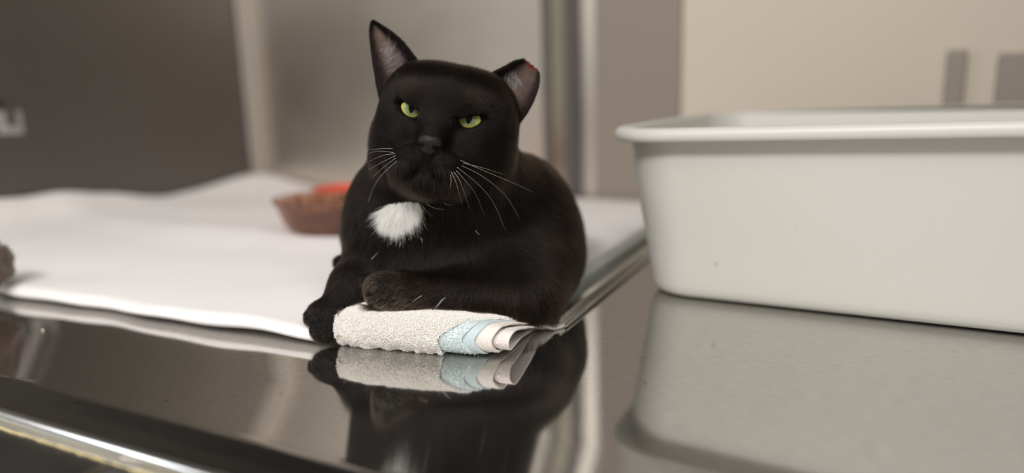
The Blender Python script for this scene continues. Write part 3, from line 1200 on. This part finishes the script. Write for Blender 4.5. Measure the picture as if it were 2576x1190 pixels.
# ---- eyeballs
def eye_mat():
    m = mat('yellow_green_iris', (0.5, 0.55, 0.1), 0.3, spec=0.0, Coat_Weight=1.0, Coat_Roughness=0.02, Coat_IOR=1.33)
    at_r = nd(m, 'ShaderNodeAttribute', attribute_name='iris_r')
    at_p = nd(m, 'ShaderNodeAttribute', attribute_name='pupil')
    at_a = nd(m, 'ShaderNodeAttribute', attribute_name='fibre')
    cr = nd(m, 'ShaderNodeValToRGB')
    e = cr.color_ramp.elements
    e[0].position, e[0].color = 0.18, (0.13, 0.17, 0.09, 1)
    e[1].position, e[1].color = 1.0, (0.03, 0.025, 0.01, 1)
    for pos, c in ((0.46, (0.25, 0.31, 0.15, 1)), (0.64, (0.55, 0.55, 0.11, 1)), (0.88, (0.85, 0.75, 0.15, 1)), (0.965, (0.50, 0.36, 0.06, 1))):
        el = e.new(pos)
        el.color = c
    lk(m, at_r, 'Fac', cr, 0)
    mx = nd(m, 'ShaderNodeMix', data_type='RGBA', blend_type='MULTIPLY')
    mx.inputs[0].default_value = 1.0
    cr2 = nd(m, 'ShaderNodeMapRange')
    cr2.inputs[3].default_value = 0.72
    cr2.inputs[4].default_value = 1.12
    lk(m, at_a, 'Fac', cr2, 0)
    lk(m, cr, 0, mx, 6)
    lk(m, cr2, 0, mx, 7)
    m2 = nd(m, 'ShaderNodeMix', data_type='RGBA')
    st = nd(m, 'ShaderNodeMapRange')
    st.inputs[1].default_value = 0.93
    st.inputs[2].default_value = 1.05
    st.inputs[3].default_value = 0
    st.inputs[4].default_value = 1
    lk(m, at_p, 'Fac', st, 0)
    lk(m, st, 0, m2, 0)
    m2.inputs[6].default_value = (0.003, 0.003, 0.003, 1)
    lk(m, mx, 2, m2, 7)
    lk(m, m2, 2, bsdf(m), 'Base Color')
    return m


m_eye = eye_mat()
for s_, ex, ey, ez in EYES:
    c = hd(ex, ey, ez)
    # gaze slightly down towards the viewer
    g_ = hf * 1.0 + hr * 0.03 + hu * 0.08
    g_ = g_ / np.linalg.norm(g_)
    gr = hr - (hr @ g_) * g_
    gr /= np.linalg.norm(gr)
    gu = np.cross(g_, gr) if np.cross(g_, gr) @ hu > 0 else -np.cross(g_, gr)
    nr_, na_ = 90, 120
    v, ir, pu, fb_ = [], [], [], []
    for i in range(nr_ + 1):
        th = math.radians(100) * i / nr_
        for j in range(na_):
            ph = 2 * math.pi * j / na_
            rr = ER * 0.001 * (1 + 0.045 * math.exp(-(th / 0.55) ** 2))
            x, y = math.sin(th) * math.cos(ph), math.sin(th) * math.sin(ph)
            v.append(c + (gr * x + gu * y + g_ * math.cos(th)) * rr)
            ir.append(th / math.radians(56))
            # upright lens-shaped pupil
            xx, yy = abs(x) / 0.205, abs(y) / 0.40
            pu.append((xx ** 1.6 + yy ** 1.6) ** (1 / 1.6))
            fb_.append(0.5 + 0.5 * float(vnoise(np.array([math.cos(ph) * 14, math.sin(ph) * 14, th * 3.0]), 5)))
    f = []
    for i in range(nr_):
        for j in range(na_):
            f.append((i * na_ + j, (i + 1) * na_ + j, (i + 1) * na_ + (j + 1) % na_, i * na_ + (j + 1) % na_))
    mesh_obj('eye', v, f, m_eye, cat, attrs={'iris_r': ir, 'pupil': pu, 'fibre': fb_})


# ------------------------------------------------------------------ ears
def poly(pts, t):
    """Catmull-Rom through points, t in 0..1."""
    pts = np.asarray(pts)
    n = len(pts) - 1
    x = np.clip(np.asarray(t), 0, 1) * n
    i = np.minimum(x.astype(int), n - 1)
    f = (x - i)[..., None]
    p0, p1, p2, p3 = pts[np.maximum(i - 1, 0)], pts[i], pts[i + 1], pts[np.minimum(i + 2, n)]
    return 0.5 * ((2 * p1) + (-p0 + p2) * f + (2 * p0 - 5 * p1 + 4 * p2 - p3) * f ** 2 + (-p0 + 3 * p1 - 3 * p2 + p3) * f ** 3)


m_ear_in = mat('inner_ear_skin', (0.13, 0.085, 0.075), 0.7, spec=0.12)
_a = nd(m_ear_in, 'ShaderNodeAttribute', attribute_name='bare')
_w = nd(m_ear_in, 'ShaderNodeAttribute', attribute_name='wound')
_cr = nd(m_ear_in, 'ShaderNodeValToRGB')
_e = _cr.color_ramp.elements
_e[0].color = (0.010, 0.007, 0.0065, 1)
_e[1].color = (0.105, 0.074, 0.062, 1)
_el = _e.new(0.45)
_el.color = (0.034, 0.021, 0.018, 1)
_tcn = nd(m_ear_in, 'ShaderNodeTexCoord')
_ns = nd(m_ear_in, 'ShaderNodeTexNoise')
_ns.inputs['Scale'].default_value = 160
_ns.inputs['Detail'].default_value = 4
lk(m_ear_in, _tcn, 'Object', _ns, 'Vector')
_ad = nd(m_ear_in, 'ShaderNodeMath', operation='MULTIPLY_ADD')
lk(m_ear_in, _ns, 0, _ad, 0)
_ad.inputs[1].default_value = 0.5
_sb = nd(m_ear_in, 'ShaderNodeMath', operation='SUBTRACT')
lk(m_ear_in, _a, 'Fac', _sb, 0)
_sb.inputs[1].default_value = 0.25
lk(m_ear_in, _sb, 0, _ad, 2)
lk(m_ear_in, _ad, 0, _cr, 0)
_mx = nd(m_ear_in, 'ShaderNodeMix', data_type='RGBA')
lk(m_ear_in, _w, 'Fac', _mx, 0)
lk(m_ear_in, _cr, 0, _mx, 6)
_mx.inputs[7].default_value = (0.20, 0.018, 0.016, 1)
lk(m_ear_in, _mx, 2, bsdf(m_ear_in), 'Base Color')
_bp = nd(m_ear_in, 'ShaderNodeBump')
_bp.inputs['Strength'].default_value = 0.4
_bp.inputs['Distance'].default_value = 0.0006
lk(m_ear_in, _ns, 0, _bp, 'Height')
lk(m_ear_in, _bp, 0, bsdf(m_ear_in), 'Normal')


def make_ear(label, A, B, back, depth, cut=False, nu=30, nv=60):
    """A, B: medial and lateral edges from base to tip. back: direction the cup is hollowed in."""
    uu, vv = np.linspace(0, 1, nu), np.linspace(0, 1, nv)
    ea, eb = poly(A, vv), poly(B, vv)
    U2, V2 = np.meshgrid(uu, vv, indexing='ij')
    P = ea[None] * (1 - U2[..., None]) + eb[None] * U2[..., None]
    prof = (1 - np.abs(2 * U2 - 1) ** 2.2) * depth * (1 - V2) ** 0.75 * (0.55 + 0.45 * np.clip(V2 / 0.25, 0, 1))
    # ridge running up the lateral half of the cup
    prof = prof - 0.0022 * np.exp(-((U2 - 0.70) / 0.07) ** 2) * np.clip(1 - V2 * 1.5, 0, 1)
    if cut:
        tip = np.clip((V2 - 0.90) / 0.10, 0, 1)
        P = P + (tip * 0.0005 * np.sin(U2 * 23 + 1) * (0.3 + U2))[..., None] * hu
    P = P + prof[..., None] * back
    du = np.gradient(P, axis=0)
    dv = np.gradient(P, axis=1)
    nrm = np.cross(du, dv)
    nrm /= np.linalg.norm(nrm, axis=-1, keepdims=True) + 1e-12
    if (nrm * back).sum(-1).mean() < 0:
        nrm = -nrm
    thick = 0.0014 * (1 - 0.45 * V2)
    Q2 = P + nrm * thick[..., None]
    n = nu * nv
    idx = np.arange(n).reshape(nu, nv)
    qd = np.stack([idx[:-1, :-1], idx[1:, :-1], idx[1:, 1:], idx[:-1, 1:]], -1).reshape(-1, 4)
    sd = []
    for j in range(nv - 1):
        sd.append((idx[0, j], idx[0, j + 1], idx[0, j + 1] + n, idx[0, j] + n))
        sd.append((idx[-1, j + 1], idx[-1, j], idx[-1, j] + n, idx[-1, j + 1] + n))
    for i in range(nu - 1):
        sd.append((idx[i, -1], idx[i + 1, -1], idx[i + 1, -1] + n, idx[i, -1] + n))
    faces = np.concatenate([qd, qd[:, ::-1] + n, np.array(sd)])
    mi = np.concatenate([np.zeros(len(qd)), np.ones(len(qd)), np.ones(len(sd))]).astype(int)
    bare = np.clip(1 - (np.abs(U2 - 0.58) / 0.42) ** 2.4, 0, 1) * np.clip((1 - V2) / 0.25, 0, 1) ** 0.6 * (0.35 + 0.65 * np.clip(V2 / 0.5, 0, 1))
    wound = np.zeros_like(V2)
    if cut:
        bare = np.clip(1 - (np.abs(U2 - 0.56) / 0.42) ** 3.0, 0, 1) * (0.35 + 0.5 * np.clip(V2 / 0.5, 0, 1))
        edge_ = np.clip((V2 - (0.94 - 0.008 * np.sin(U2 * 23))) / 0.02, 0, 1)
        wound = edge_ * np.exp(-((U2 - 0.50) / 0.30) ** 4)
    o = mesh_obj('ear', np.concatenate([P.reshape(-1, 3), Q2.reshape(-1, 3)]), faces, [m_ear_in, m_skin], cat, midx=mi,
                 attrs={'bare': np.concatenate([bare.ravel(), bare.ravel()]), 'wound': np.concatenate([wound.ravel(), wound.ravel()])})
    o['label'] = label
    return o, P, Q2, nrm, U2, V2


EB = hf * -0.75 + hu * -0.15
earL = make_ear('tall pointed right ear with a bare brownish inside',
                [at(1075, 215, .536), at(1056, 168, .538), at(1030, 130, .540), at(1003, 98, .543), at(975, 76, .545), at(950, 60, .548), at(939, 55, .549)],
                [at(962, 262, .534), at(951, 222, .536), at(945, 185, .538), at(939, 150, .540), at(934, 110, .543), at(932, 76, .546), at(936, 55, .549)],
                (EB + hr * 0.25), 0.017)
earR = make_ear('shortened left ear with a raw red cut tip',
                [at(1210, 225, .536), at(1228, 195, .537), at(1250, 180, .538), at(1273, 168, .539), at(1295, 155, .540), at(1317, 149, .541)],
                [at(1292, 312, .531), at(1307, 303, .531), at(1325, 280, .532), at(1343, 246, .534), at(1354, 212, .537), at(1357, 181, .541)],
                (EB - hr * 0.35), 0.019, cut=True)

# ------------------------------------------------------------------ fur
def hair_mat(name, dark, light, rough=0.35, ior=1.55):
    m = bpy.data.materials.new(name)
    m.use_nodes = True
    nt = m.node_tree
    nt.nodes.remove(nt.nodes['Principled BSDF'])
    h = nt.nodes.new('ShaderNodeBsdfHairPrincipled')
    h.model = 'CHIANG'
    h.parametrization = 'COLOR'
    h.inputs['Roughness'].default_value = rough
    h.inputs['Radial Roughness'].default_value = 0.45
    h.inputs['Coat'].default_value = 0.0
    h.inputs['IOR'].default_value = ior
    a = nt.nodes.new('ShaderNodeAttribute')
    a.attribute_name = 'tint'
    cr = nt.nodes.new('ShaderNodeMix')
    cr.data_type = 'RGBA'
    cr.inputs[6].default_value = (*dark, 1)
    cr.inputs[7].default_value = (*light, 1)
    nt.links.new(a.outputs['Fac'], cr.inputs[0])
    nt.links.new(cr.outputs[2], h.inputs['Color'])
    nt.links.new(h.outputs[0], nt.nodes['Material Output'].inputs[0])
    return m


m_fur = hair_mat('black_fur', (0.0045, 0.0038, 0.0036), (0.27, 0.160, 0.10), 0.28, 1.25)
m_down = mat('ear_down', (0.010, 0.0075, 0.007), 0.9, spec=0.05)
m_furw = mat('white_fur', (0.97, 0.96, 0.93), 0.8)
m_earh = hair_mat('pale_ear_fur', (0.62, 0.56, 0.53), (0.85, 0.80, 0.76), 0.45)

tri = np.concatenate([BQ[:, [0, 1, 2]], BQ[:, [0, 2, 3]]])
ta_ = 0.5 * np.linalg.norm(np.cross(BP[tri[:, 1]] - BP[tri[:, 0]], BP[tri[:, 2]] - BP[tri[:, 0]]), axis=1)


def prj(q):
    d = q - cC
    z = d @ cF
    return 1288 + FPX * (d @ cR) / z, 595 - FPX * (d @ cU) / z


def unit(v):
    return v / (np.linalg.norm(v, axis=-1, keepdims=True) + 1e-12)


FLOW = [  # px, py, depth, direction, reach
    (1000, 520, .52, (-.45, -.25, -1.0), .030), (1060, 560, .515, (.0, -.25, -1.0), .030), (930, 560, .54, (-.25, .1, -1.0), .022),
    (1150, 600, .52, (.20, -.1, -1.0), .035), (1250, 620, .53, (.65, .1, -.75), .035), (1330, 480, .60, (.85, .5, -.35), .035),
    (1400, 540, .60, (.75, .6, -.55), .035), (1440, 660, .58, (.35, .5, -.9), .030), (1370, 640, .54, (.75, .2, -.7), .030),
    (1320, 760, .49, (.15, -.1, -1.0), .018), (1400, 740, .52, (.25, .2, -1.0), .020), (1250, 690, .50, (.55, -.1, -.8), .022),
    (1150, 700, .51, (.10, -.2, -1.0), .020), (1040, 660, .52, (-.1, -.2, -1.0), .022),
    (1150, 750, .485, (-1.0, -.05, -.25), .013), (1060, 745, .48, (-1.0, -.1, -.12), .013), (980, 735, .475, (-1.0, -.2, -.25), .014), (940, 725, .48, (-.8, -.1, -.7), .010),
    (1250, 765, .49, (-.35, -.1, -.8), .014),
    (930, 670, .54, (-.7, -.2, -.8), .016), (880, 730, .51, (-.65, -.3, -.8), .016), (835, 800, .495, (-.4, -.3, -.9), .016), (815, 850, .49, (.05, -.5, -.8), .010),
    (855, 660, .57, (-1.0, -.1, -.3), .008), (1280, 450, .62, (.5, .8, -.2), .03), (1100, 480, .53, (.05, -.2, -1.0), .03),
    (1300, 560, .75, (.3, 1.0, -.3), .06)]
FP = np.array([at(a, b, c) for a, b, c, _, _ in FLOW])
FDv = unit(np.array([d for *_, d, _ in FLOW]))
FS = np.array([s for *_, s in FLOW])


def body_flow(p):
    d2 = ((p[:, None] - FP[None]) ** 2).sum(-1)
    wgt = np.exp(-d2 / (2 * FS[None] ** 2)) / FS[None] + 1e-9 / (d2 + 1e-6)
    return unit(wgt @ FDv)


NOSE = hd(0, 56, -12)


def sstep(x, a, b):
    t = np.clip((x - a) / (b - a), 0, 1)
    return t * t * (3 - 2 * t)


def grow(n, face, seed):
    """Roots, directions and lengths over the coat. face: only the head, or only the rest."""
    r = np.random.default_rng(seed)
    cen = BP[tri].mean(1)
    hc = to_head(cen)
    # head region: near the head centre and above the neck
    dh = np.sqrt((hc[:, 0] / 58) ** 2 + ((hc[:, 1] + 2) / 62) ** 2 + (hc[:, 2] / 56) ** 2)
    onhead = dh < 1.0
    wt = ta_ * (onhead if face else ~onhead)
    if face:
        wt = wt * (1 + 1.5 * sstep(hc[:, 1], 10, 40)) * (hc[:, 1] > -35)
    else:
        wt = wt * np.where(cen[:, 1] > 0.68, 0.35, 1.0) * np.where(cen[:, 2] < 0.004, 0.2, 1)
    ti = r.choice(len(tri), n, p=wt / wt.sum())
    b1, b2 = r.random(n), r.random(n)
    sw = b1 + b2 > 1
    b1[sw], b2[sw] = 1 - b1[sw], 1 - b2[sw]
    T = tri[ti]
    p = BP[T[:, 0]] * (1 - b1 - b2)[:, None] + BP[T[:, 1]] * b1[:, None] + BP[T[:, 2]] * b2[:, None]
    nn = unit(vn[T[:, 0]] * (1 - b1 - b2)[:, None] + vn[T[:, 1]] * b1[:, None] + vn[T[:, 2]] * b2[:, None])
    return p, nn, r


def strands(p, nn, flow, L, lift, r, k=5, jit=0.16, clump=0.22, cl_scale=140):
    n = len(p)
    fl = flow - (flow * nn).sum(1, keepdims=True) * nn
    fl = unit(fl)
    cl = np.stack([vnoise(p * cl_scale, 31), vnoise(p * cl_scale, 47), vnoise(p * cl_scale, 59)], 1)
    fl = unit(fl + cl * clump + r.normal(size=(n, 3)) * jit)
    fl = unit(fl - 0.8 * (fl * nn).sum(1, keepdims=True) * nn)
    pts = [p - nn * 0.0003]
    cur = pts[0]
    for i in range(1, k):
        s = (i - 0.5) / (k - 1)
        a = lift * (1 - 0.85 * s)
        dr = unit(nn * a[:, None] + fl)
        cur = cur + dr * (L / (k - 1))[:, None]
        pts.append(cur)
    return np.stack(pts, 1)


def in_poly(x, y, poly_):
    ins = np.zeros(len(x), bool)
    m_ = len(poly_)
    for i in range(m_):
        x0, y0 = poly_[i]
        x1, y1 = poly_[(i + 1) % m_]
        c = ((y0 > y) != (y1 > y)) & (x < (x1 - x0) * (y - y0) / (y1 - y0 + 1e-9) + x0)
        ins ^= c
    return ins


def face_fur(n):
    p, nn, r = grow(n, True, 11)
    h = to_head(p)
    ok = np.ones(len(p), bool)
    ok &= nose_metric(h) > 1.0
    mouth = [(0, 52.5, z) for z in (-19, -21, -23, -25, -27)] + [(s_ * x, y, z) for s_ in (-1, 1) for x, y, z in
             ((0, 52.5, -29), (1.5, 52.2, -30), (3, 52, -31), (5.5, 50.5, -33), (8, 49, -34.5), (11, 46, -35.5), (14, 43, -36.5))]
    dm = np.min([np.linalg.norm(h - np.array(q_), axis=1) for q_ in mouth], axis=0)
    ok &= dm > 1.7
    rad = unit(p - NOSE)
    flow = rad.copy()
    flow = flow + hu * 0.5 * sstep(h[:, 2], -5, 10)[:, None] - hu * 0.3 * sstep(-h[:, 2], 15, 35)[:, None]
    L = 0.0016 + 0.0032 * sstep(np.linalg.norm(p - NOSE, axis=1), 0.010, 0.055)
    L = L + 0.0030 * sstep(np.abs(h[:, 0]), 30, 50) * sstep(-h[:, 2], -10, 15)
    L = L + 0.0006 * sstep(-h[:, 2], 38, 52) + 0.0030 * sstep(h[:, 2], 22, 42)
    L = L * (1 - 0.35 * sstep(h[:, 1], 28, 40) * sstep(-h[:, 2], 20, 28))
    lift = 0.38 - 0.20 * sstep(-h[:, 2], 22, 32)
    for s_, ex, ey, ez in EYES:
        c = hd(ex, ey, ez)
        de = np.linalg.norm(p - c, axis=1) * 1000
        ok &= de > ER + 0.75
        front = c + hf * ER * 0.001
        wgt = (1 - sstep(de, 12.6, 16.5))[:, None]
        flow = flow * (1 - wgt) + unit(p - front) * wgt
        L = L * (1 - 0.72 * wgt[:, 0])
        lift = lift * (1 - 0.4 * wgt[:, 0])
        # leave the inner faces of the opening bare
        lidn = (nn * unit(front - p)).sum(1)
        ok &= ~((de < 12.4) & (lidn > 0.55))
    L = L * (1 + 0.25 * r.normal(size=len(p))).clip(0.4, 1.7)
    tint = 0.015 + 0.03 * r.random(len(p)) + 0.08 * np.clip(fbm(p * 45, 3, 8), 0, 1)
    tint += 0.26 * sstep(-h[:, 2], 36, 46) * sstep(h[:, 1], 5, 25)      # brownish chin
    tint += 0.10 * np.exp(-(((np.abs(h[:, 0]) - 22) / 8) ** 2 + ((h[:, 2] - 20) / 6) ** 2))
    tint *= 0.35 + 0.65 * (r.random(len(p)) < 0.6)
    p, nn, flow, L, lift, tint = (x[ok] for x in (p, nn, flow, L, lift, tint))
    return strands(p, nn, flow, L, lift, r, k=5, clump=0.16), tint.clip(0, 1)


PATCH = [(972, 519), (995, 512), (1030, 508), (1054, 508), (1050, 522), (1036, 536), (1018, 548), (1000, 556), (984, 545)]


def body_fur(n):
    p, nn, r = grow(n, False, 12)
    flow = body_flow(p)
    px, py = prj(p)
    # limb and trunk lengths
    leg = in_poly(px, py, [(905, 690), (1010, 680), (1300, 715), (1300, 800), (1000, 800), (905, 745)]) & (p[:, 1] < .53)
    leg2 = (px < 940) & (py > 640) & (p[:, 1] < .56)
    paw = (px < 880) & (py > 770)
    L = np.full(len(p), 0.0095)
    L += 0.0025 * sstep(px, 1200, 950) * sstep(py, 480, 560)
    L = np.where(leg, 0.0055 + 0.0035 * sstep(px, 1150, 1300), L)
    L = np.where(leg2, 0.0050, L)
    L = np.where(paw, 0.0036, L)
    L = np.where(leg & (px < 1000), 0.0042, L)
    low = sstep(p[:, 2], 0.045, 0.028)
    L = L * (1 + 0.22 * r.normal(size=len(p))).clip(0.4, 1.8)
    lift = np.where(leg | leg2, 0.28, 0.34) * (1 - 0.3 * low)
    tint = 0.015 + 0.04 * r.random(len(p)) + 0.12 * np.clip(fbm(p * 30, 3, 21), 0, 1)
    tint += np.where(leg, 0.85 * sstep(px, 1110, 970) + 0.12, 0)
    tint += np.where(leg2 & ~paw, 0.16 * sstep(px, 840, 900), 0) + np.where(paw, 0.30, 0)
    knob = (px < 890) & (py < 700) & (p[:, 1] > .545) & (py > 625)
    L = np.where(knob, 0.0035, L)
    tint += 0.08 * np.exp(-(((px - 1330) / 70) ** 2 + ((py - 745) / 45) ** 2))
    tint += 0.05 * np.exp(-(((px - 1130) / 90) ** 2 + ((py - 620) / 90) ** 2))
    tint *= 0.35 + 0.65 * (r.random(len(p)) < 0.55)
    white = in_poly(px + 4 * r.normal(size=len(p)), py + 3 * r.normal(size=len(p)), PATCH) & (p[:, 1] < 0.56)
    S = strands(p, nn, flow, L, lift, r, k=6)
    g = ground(S[:, :, 0], S[:, :, 1])
    S[:, :, 2] = np.maximum(S[:, :, 2], g)
    return S, tint.clip(0, 1), white, (p, nn)


def ground(x, y):
    r0, r1 = x - K0[0], y - K0[1]
    a = r0 * Wr[0] + r1 * Wr[1]
    b = -(r0 * Dn[0] + r1 * Dn[1])
    bf = bl_front(a)
    z = np.where((a < A_MAX) & (b < bf), bl_height(a, b, bf) + 0.0002, 0.0004)
    r0, r1 = x - K_cloth[0], y - K_cloth[1]
    lx, ly = r0 * CX[0] + r1 * CX[1], r0 * CY[0] + r1 * CY[1]
    inc = (lx > 0.002) & (lx < CL + 0.002 + ly * 0.62) & (ly > 0.003) & (ly < 0.09)
    return np.where(inc, np.maximum(z, CTOP * squash(lx, ly) + 0.0006), z)


S, tint = face_fur(140000)
hair_obj('face_fur', S, 0.000048 * np.random.default_rng(3).uniform(0.6, 1.6, len(S)), m_fur, cat, tint=tint)
S, tint, white, (bp_, bn_) = body_fur(250000)
hair_obj('body_fur', S[~white], 0.000060 * np.random.default_rng(2).uniform(0.6, 1.7, int((~white).sum())), m_fur, cat, tint=tint[~white])

# white chest spot: extra long hairs fanning to the left and down
r9 = np.random.default_rng(5)
bx, by = prj(bp_)
cand = np.nonzero(in_poly(bx, by, PATCH) & (bp_[:, 1] < 0.56))[0]
pick = r9.choice(cand, 7500)
pp = bp_[pick] + r9.normal(size=(len(pick), 3)) * 0.0007
pn = bn_[pick]
qx, qy = prj(pp)
ang = sstep(qx, 1045, 955)[:, None]
fl = np.array([[.02, -.25, -1.0]]) * (1 - ang) + np.array([[-.95, -.1, -.62]]) * ang
L = 0.0105 + 0.0060 * r9.random(len(pp)) ** 2 + 0.0035 * ang[:, 0]
L *= 1 - 0.35 * sstep(qx, 1030, 1055)
W_ = strands(pp, pn, fl, L, np.full(len(pp), 0.42), r9, k=6, jit=0.10, clump=0.60, cl_scale=330)
ek = r9.choice(len(pp), 420)
L2 = 0.014 + 0.008 * r9.random(420)
W2 = strands(pp[ek], pn[ek], fl[ek], L2, np.full(420, 0.30), r9, k=6, jit=0.16, clump=0.25, cl_scale=200)
o = hair_obj('chest_spot_fur', np.concatenate([W_, W2, S[white][:, :6]]), 0.000075, m_furw, cat)
o['label'] = 'white fur spot on the chest'

# stray white hairs
from mathutils.bvhtree import BVHTree
bvh = BVHTree.FromPolygons([tuple(p) for p in BP], [tuple(map(int, q)) for q in BQ])


def hit(px, py, off=0.0):
    d = unit(ray(px, py))
    h_ = bvh.ray_cast(Vector(cC), Vector(d))
    return None if h_[0] is None else np.array(h_[0]) - d * off


def drape(pts2, start_off, grow_off, k=14, dflt=0.50):
    """A hair that follows image-plane bends while standing off the coat."""
    t = np.linspace(0, 1, k)
    pl = poly(np.array([(a, b, 0.0) for a, b in pts2]), t)
    out, depth_ = [], dflt
    dl = None
    for i in range(k):
        q_ = hit(pl[i, 0], pl[i, 1])
        d = ray(pl[i, 0], pl[i, 1])
        Yq = q_[1] if q_ is not None else (dl if dl is not None else dflt)
        Yt = Yq - start_off - grow_off * t[i]
        dl = Yt if dl is None else dl + np.clip(Yt - dl, -0.006, 0.0025)
        if q_ is not None:
            dl = min(dl, Yq - start_off)
        out.append(at(pl[i, 0], pl[i, 1], dl))
    out = np.array(out)
    for _ in range(4):
        out[1:-1] = 0.5 * out[1:-1] + 0.25 * (out[:-2] + out[2:])
    return out


STRAY = [[(1120, 748), (1105, 765), (1092, 783)], [(1113, 752), (1100, 768), (1088, 784)], [(1060, 744), (1048, 752), (1037, 760)],
         [(935, 652), (941, 645), (952, 634)], [(1072, 512), (1090, 524), (1118, 527)], [(1118, 512), (1130, 516), (1140, 515)],
         [(1196, 579), (1202, 588), (1208, 590)], [(1009, 610), (1006, 618), (1004, 624)], [(1058, 598), (1062, 604), (1062, 612)]]
hair_obj('stray_white_hairs', np.array([drape(s_, 0.004, 0.0, k=8) for s_ in STRAY]), 0.00009, m_furw, cat)

# ---- ear hair
def ear_hair(E_, nin, nout, seed, urange, vrange, sweep):
    o_, P, Q2, nrm, U2, V2 = E_
    r = np.random.default_rng(seed)
    nu, nv = U2.shape

    def samp(arr, u, v):
        x, y = u * (nu - 1), v * (nv - 1)
        i, j = np.minimum(x.astype(int), nu - 2), np.minimum(y.astype(int), nv - 2)
        fx, fy = (x - i)[:, None], (y - j)[:, None]
        return arr[i, j] * (1 - fx) * (1 - fy) + arr[i + 1, j] * fx * (1 - fy) + arr[i, j + 1] * (1 - fx) * fy + arr[i + 1, j + 1] * fx * fy
    du = unit(np.gradient(P, axis=0))
    dv = unit(np.gradient(P, axis=1))
    # pale tufts inside
    u = r.uniform(*urange, nin)
    v = r.uniform(*vrange, nin)
    p = samp(P, u, v)
    n_ = -samp(nrm, u, v)
    dr = unit(samp(du, u, v) * sweep[0] + samp(dv, u, v) * sweep[1] + r.normal(size=(nin, 3)) * 0.28)
    L = r.uniform(0.004, 0.0115, nin)
    pts, cur = [p], p
    for i in range(1, 6):
        s = i / 5
        d = unit(n_ * (0.75 * (1 - s)) + dr + samp(dv, u, v) * s * sweep[2])
        cur = cur + d * (L / 5)[:, None]
        pts.append(cur)
    hair_obj('ear_tuft', np.stack(pts, 1), 0.000085, m_earh, o_, tint=r.random(nin))
    # fine dark down at the rims and on the back
    u = np.concatenate([r.random(nout), r.choice([0.0, 1.0], nout // 3), r.uniform(0, 1, nout // 2)])
    v = np.concatenate([r.random(nout) ** 1.1, r.random(nout // 3), r.random(nout // 2)])
    inner = np.zeros(len(u), bool)
    inner[nout + nout // 3:] = True
    keep = ~inner | (u < 0.25 - 0.12 * v) | (u > 0.9) | (v < 0.10)
    u, v, inner = u[keep], v[keep], inner[keep]
    v = v * 0.985
    p = np.where(inner[:, None], samp(P, u, v), samp(Q2, u, v))
    n_ = samp(nrm, u, v) * np.where(inner, -1, 1)[:, None]
    fl = unit(samp(dv, u, v) + r.normal(size=p.shape) * 0.2)
    L = r.uniform(0.0012, 0.0026, len(p)) + 0.002 * np.clip(0.25 - v, 0, 1) * 4
    pts = [p, p + (n_ * 0.30 + fl * 0.6) * (L * 0.5)[:, None], p + (n_ * 0.42 + fl * 1.3) * (L * 0.7)[:, None]]
    hair_obj('ear_fur', np.stack(pts, 1), 0.000045, m_down, o_)


ear_hair(earL, 260, 7000, 3, (0.35, 0.85), (0.30, 0.62), (-0.9, 0.12, 0.35))
ear_hair(earR, 240, 7000, 4, (0.12, 0.55), (0.22, 0.72), (0.7, -0.35, 0.3))

# ---- whiskers
m_wh = mat('pale_whisker', (0.60, 0.56, 0.51), 0.4)
WH = [[(1158, 403), (1216, 429), (1291, 460), (1342, 484)], [(1162, 417), (1204, 437), (1247, 468), (1279, 500), (1308, 552)],
      [(1150, 421), (1180, 444), (1216, 476), (1245, 515), (1272, 582)], [(1141, 433), (1156, 452), (1170, 492), (1182, 527)],
      [(1135, 433), (1148, 460), (1158, 500), (1164, 520)], [(1148, 429), (1172, 456), (1198, 490), (1218, 541)],
      [(1133, 440), (1135, 455), (1132, 474)], [(1165, 410), (1220, 424), (1270, 440)],
      [(994, 387), (963, 391), (931, 405)], [(996, 391), (967, 405), (927, 427)], [(998, 405), (959, 441), (939, 472), (926, 510)],
      [(995, 398), (962, 423), (935, 449)], [(988, 374), (960, 374), (926, 378)], [(990, 384), (955, 380), (925, 386)]]


def tube(pts, r0, r1, n=6):
    pts = np.asarray(pts)
    k = len(pts)
    tg = unit(np.gradient(pts, axis=0))
    ref = np.array([0.3, 1.0, 0.2])
    a = unit(np.cross(tg, ref))
    b = np.cross(tg, a)
    v, f = [], []
    for i in range(k):
        r = r0 + (r1 - r0) * i / (k - 1)
        for j in range(n):
            an = 2 * math.pi * j / n
            v.append(pts[i] + (a[i] * math.cos(an) + b[i] * math.sin(an)) * r)
    for i in range(k - 1):
        for j in range(n):
            f.append((i * n + j, i * n + (j + 1) % n, (i + 1) * n + (j + 1) % n, (i + 1) * n + j))
    f.append(tuple(range(n))[::-1])
    f.append(tuple(range((k - 1) * n, k * n)))
    return v, f


for wpts in WH:
    big = len(wpts) > 3 or wpts[0][0] < 1000
    v, f = tube(drape(wpts, 0.0015, 0.016, k=18), 0.00011 if big else 0.00009, 0.00003)
    mesh_obj('whisker', v, f, m_wh, cat)

# ---- claws of the hanging paw
m_claw = mat('amber_claw', (0.55, 0.36, 0.16), 0.35, Transmission_Weight=0.2)
for cl in ([(848, 846, .4885), (853, 845, .4878), (858, 846, .4872), (861, 849, .4872)],):
    v, f = tube(poly(np.array([at(*c) for c in cl]), np.linspace(0, 1, 8)), 0.0008, 0.00015)
    mesh_obj('claw', v, f, m_claw, cat)
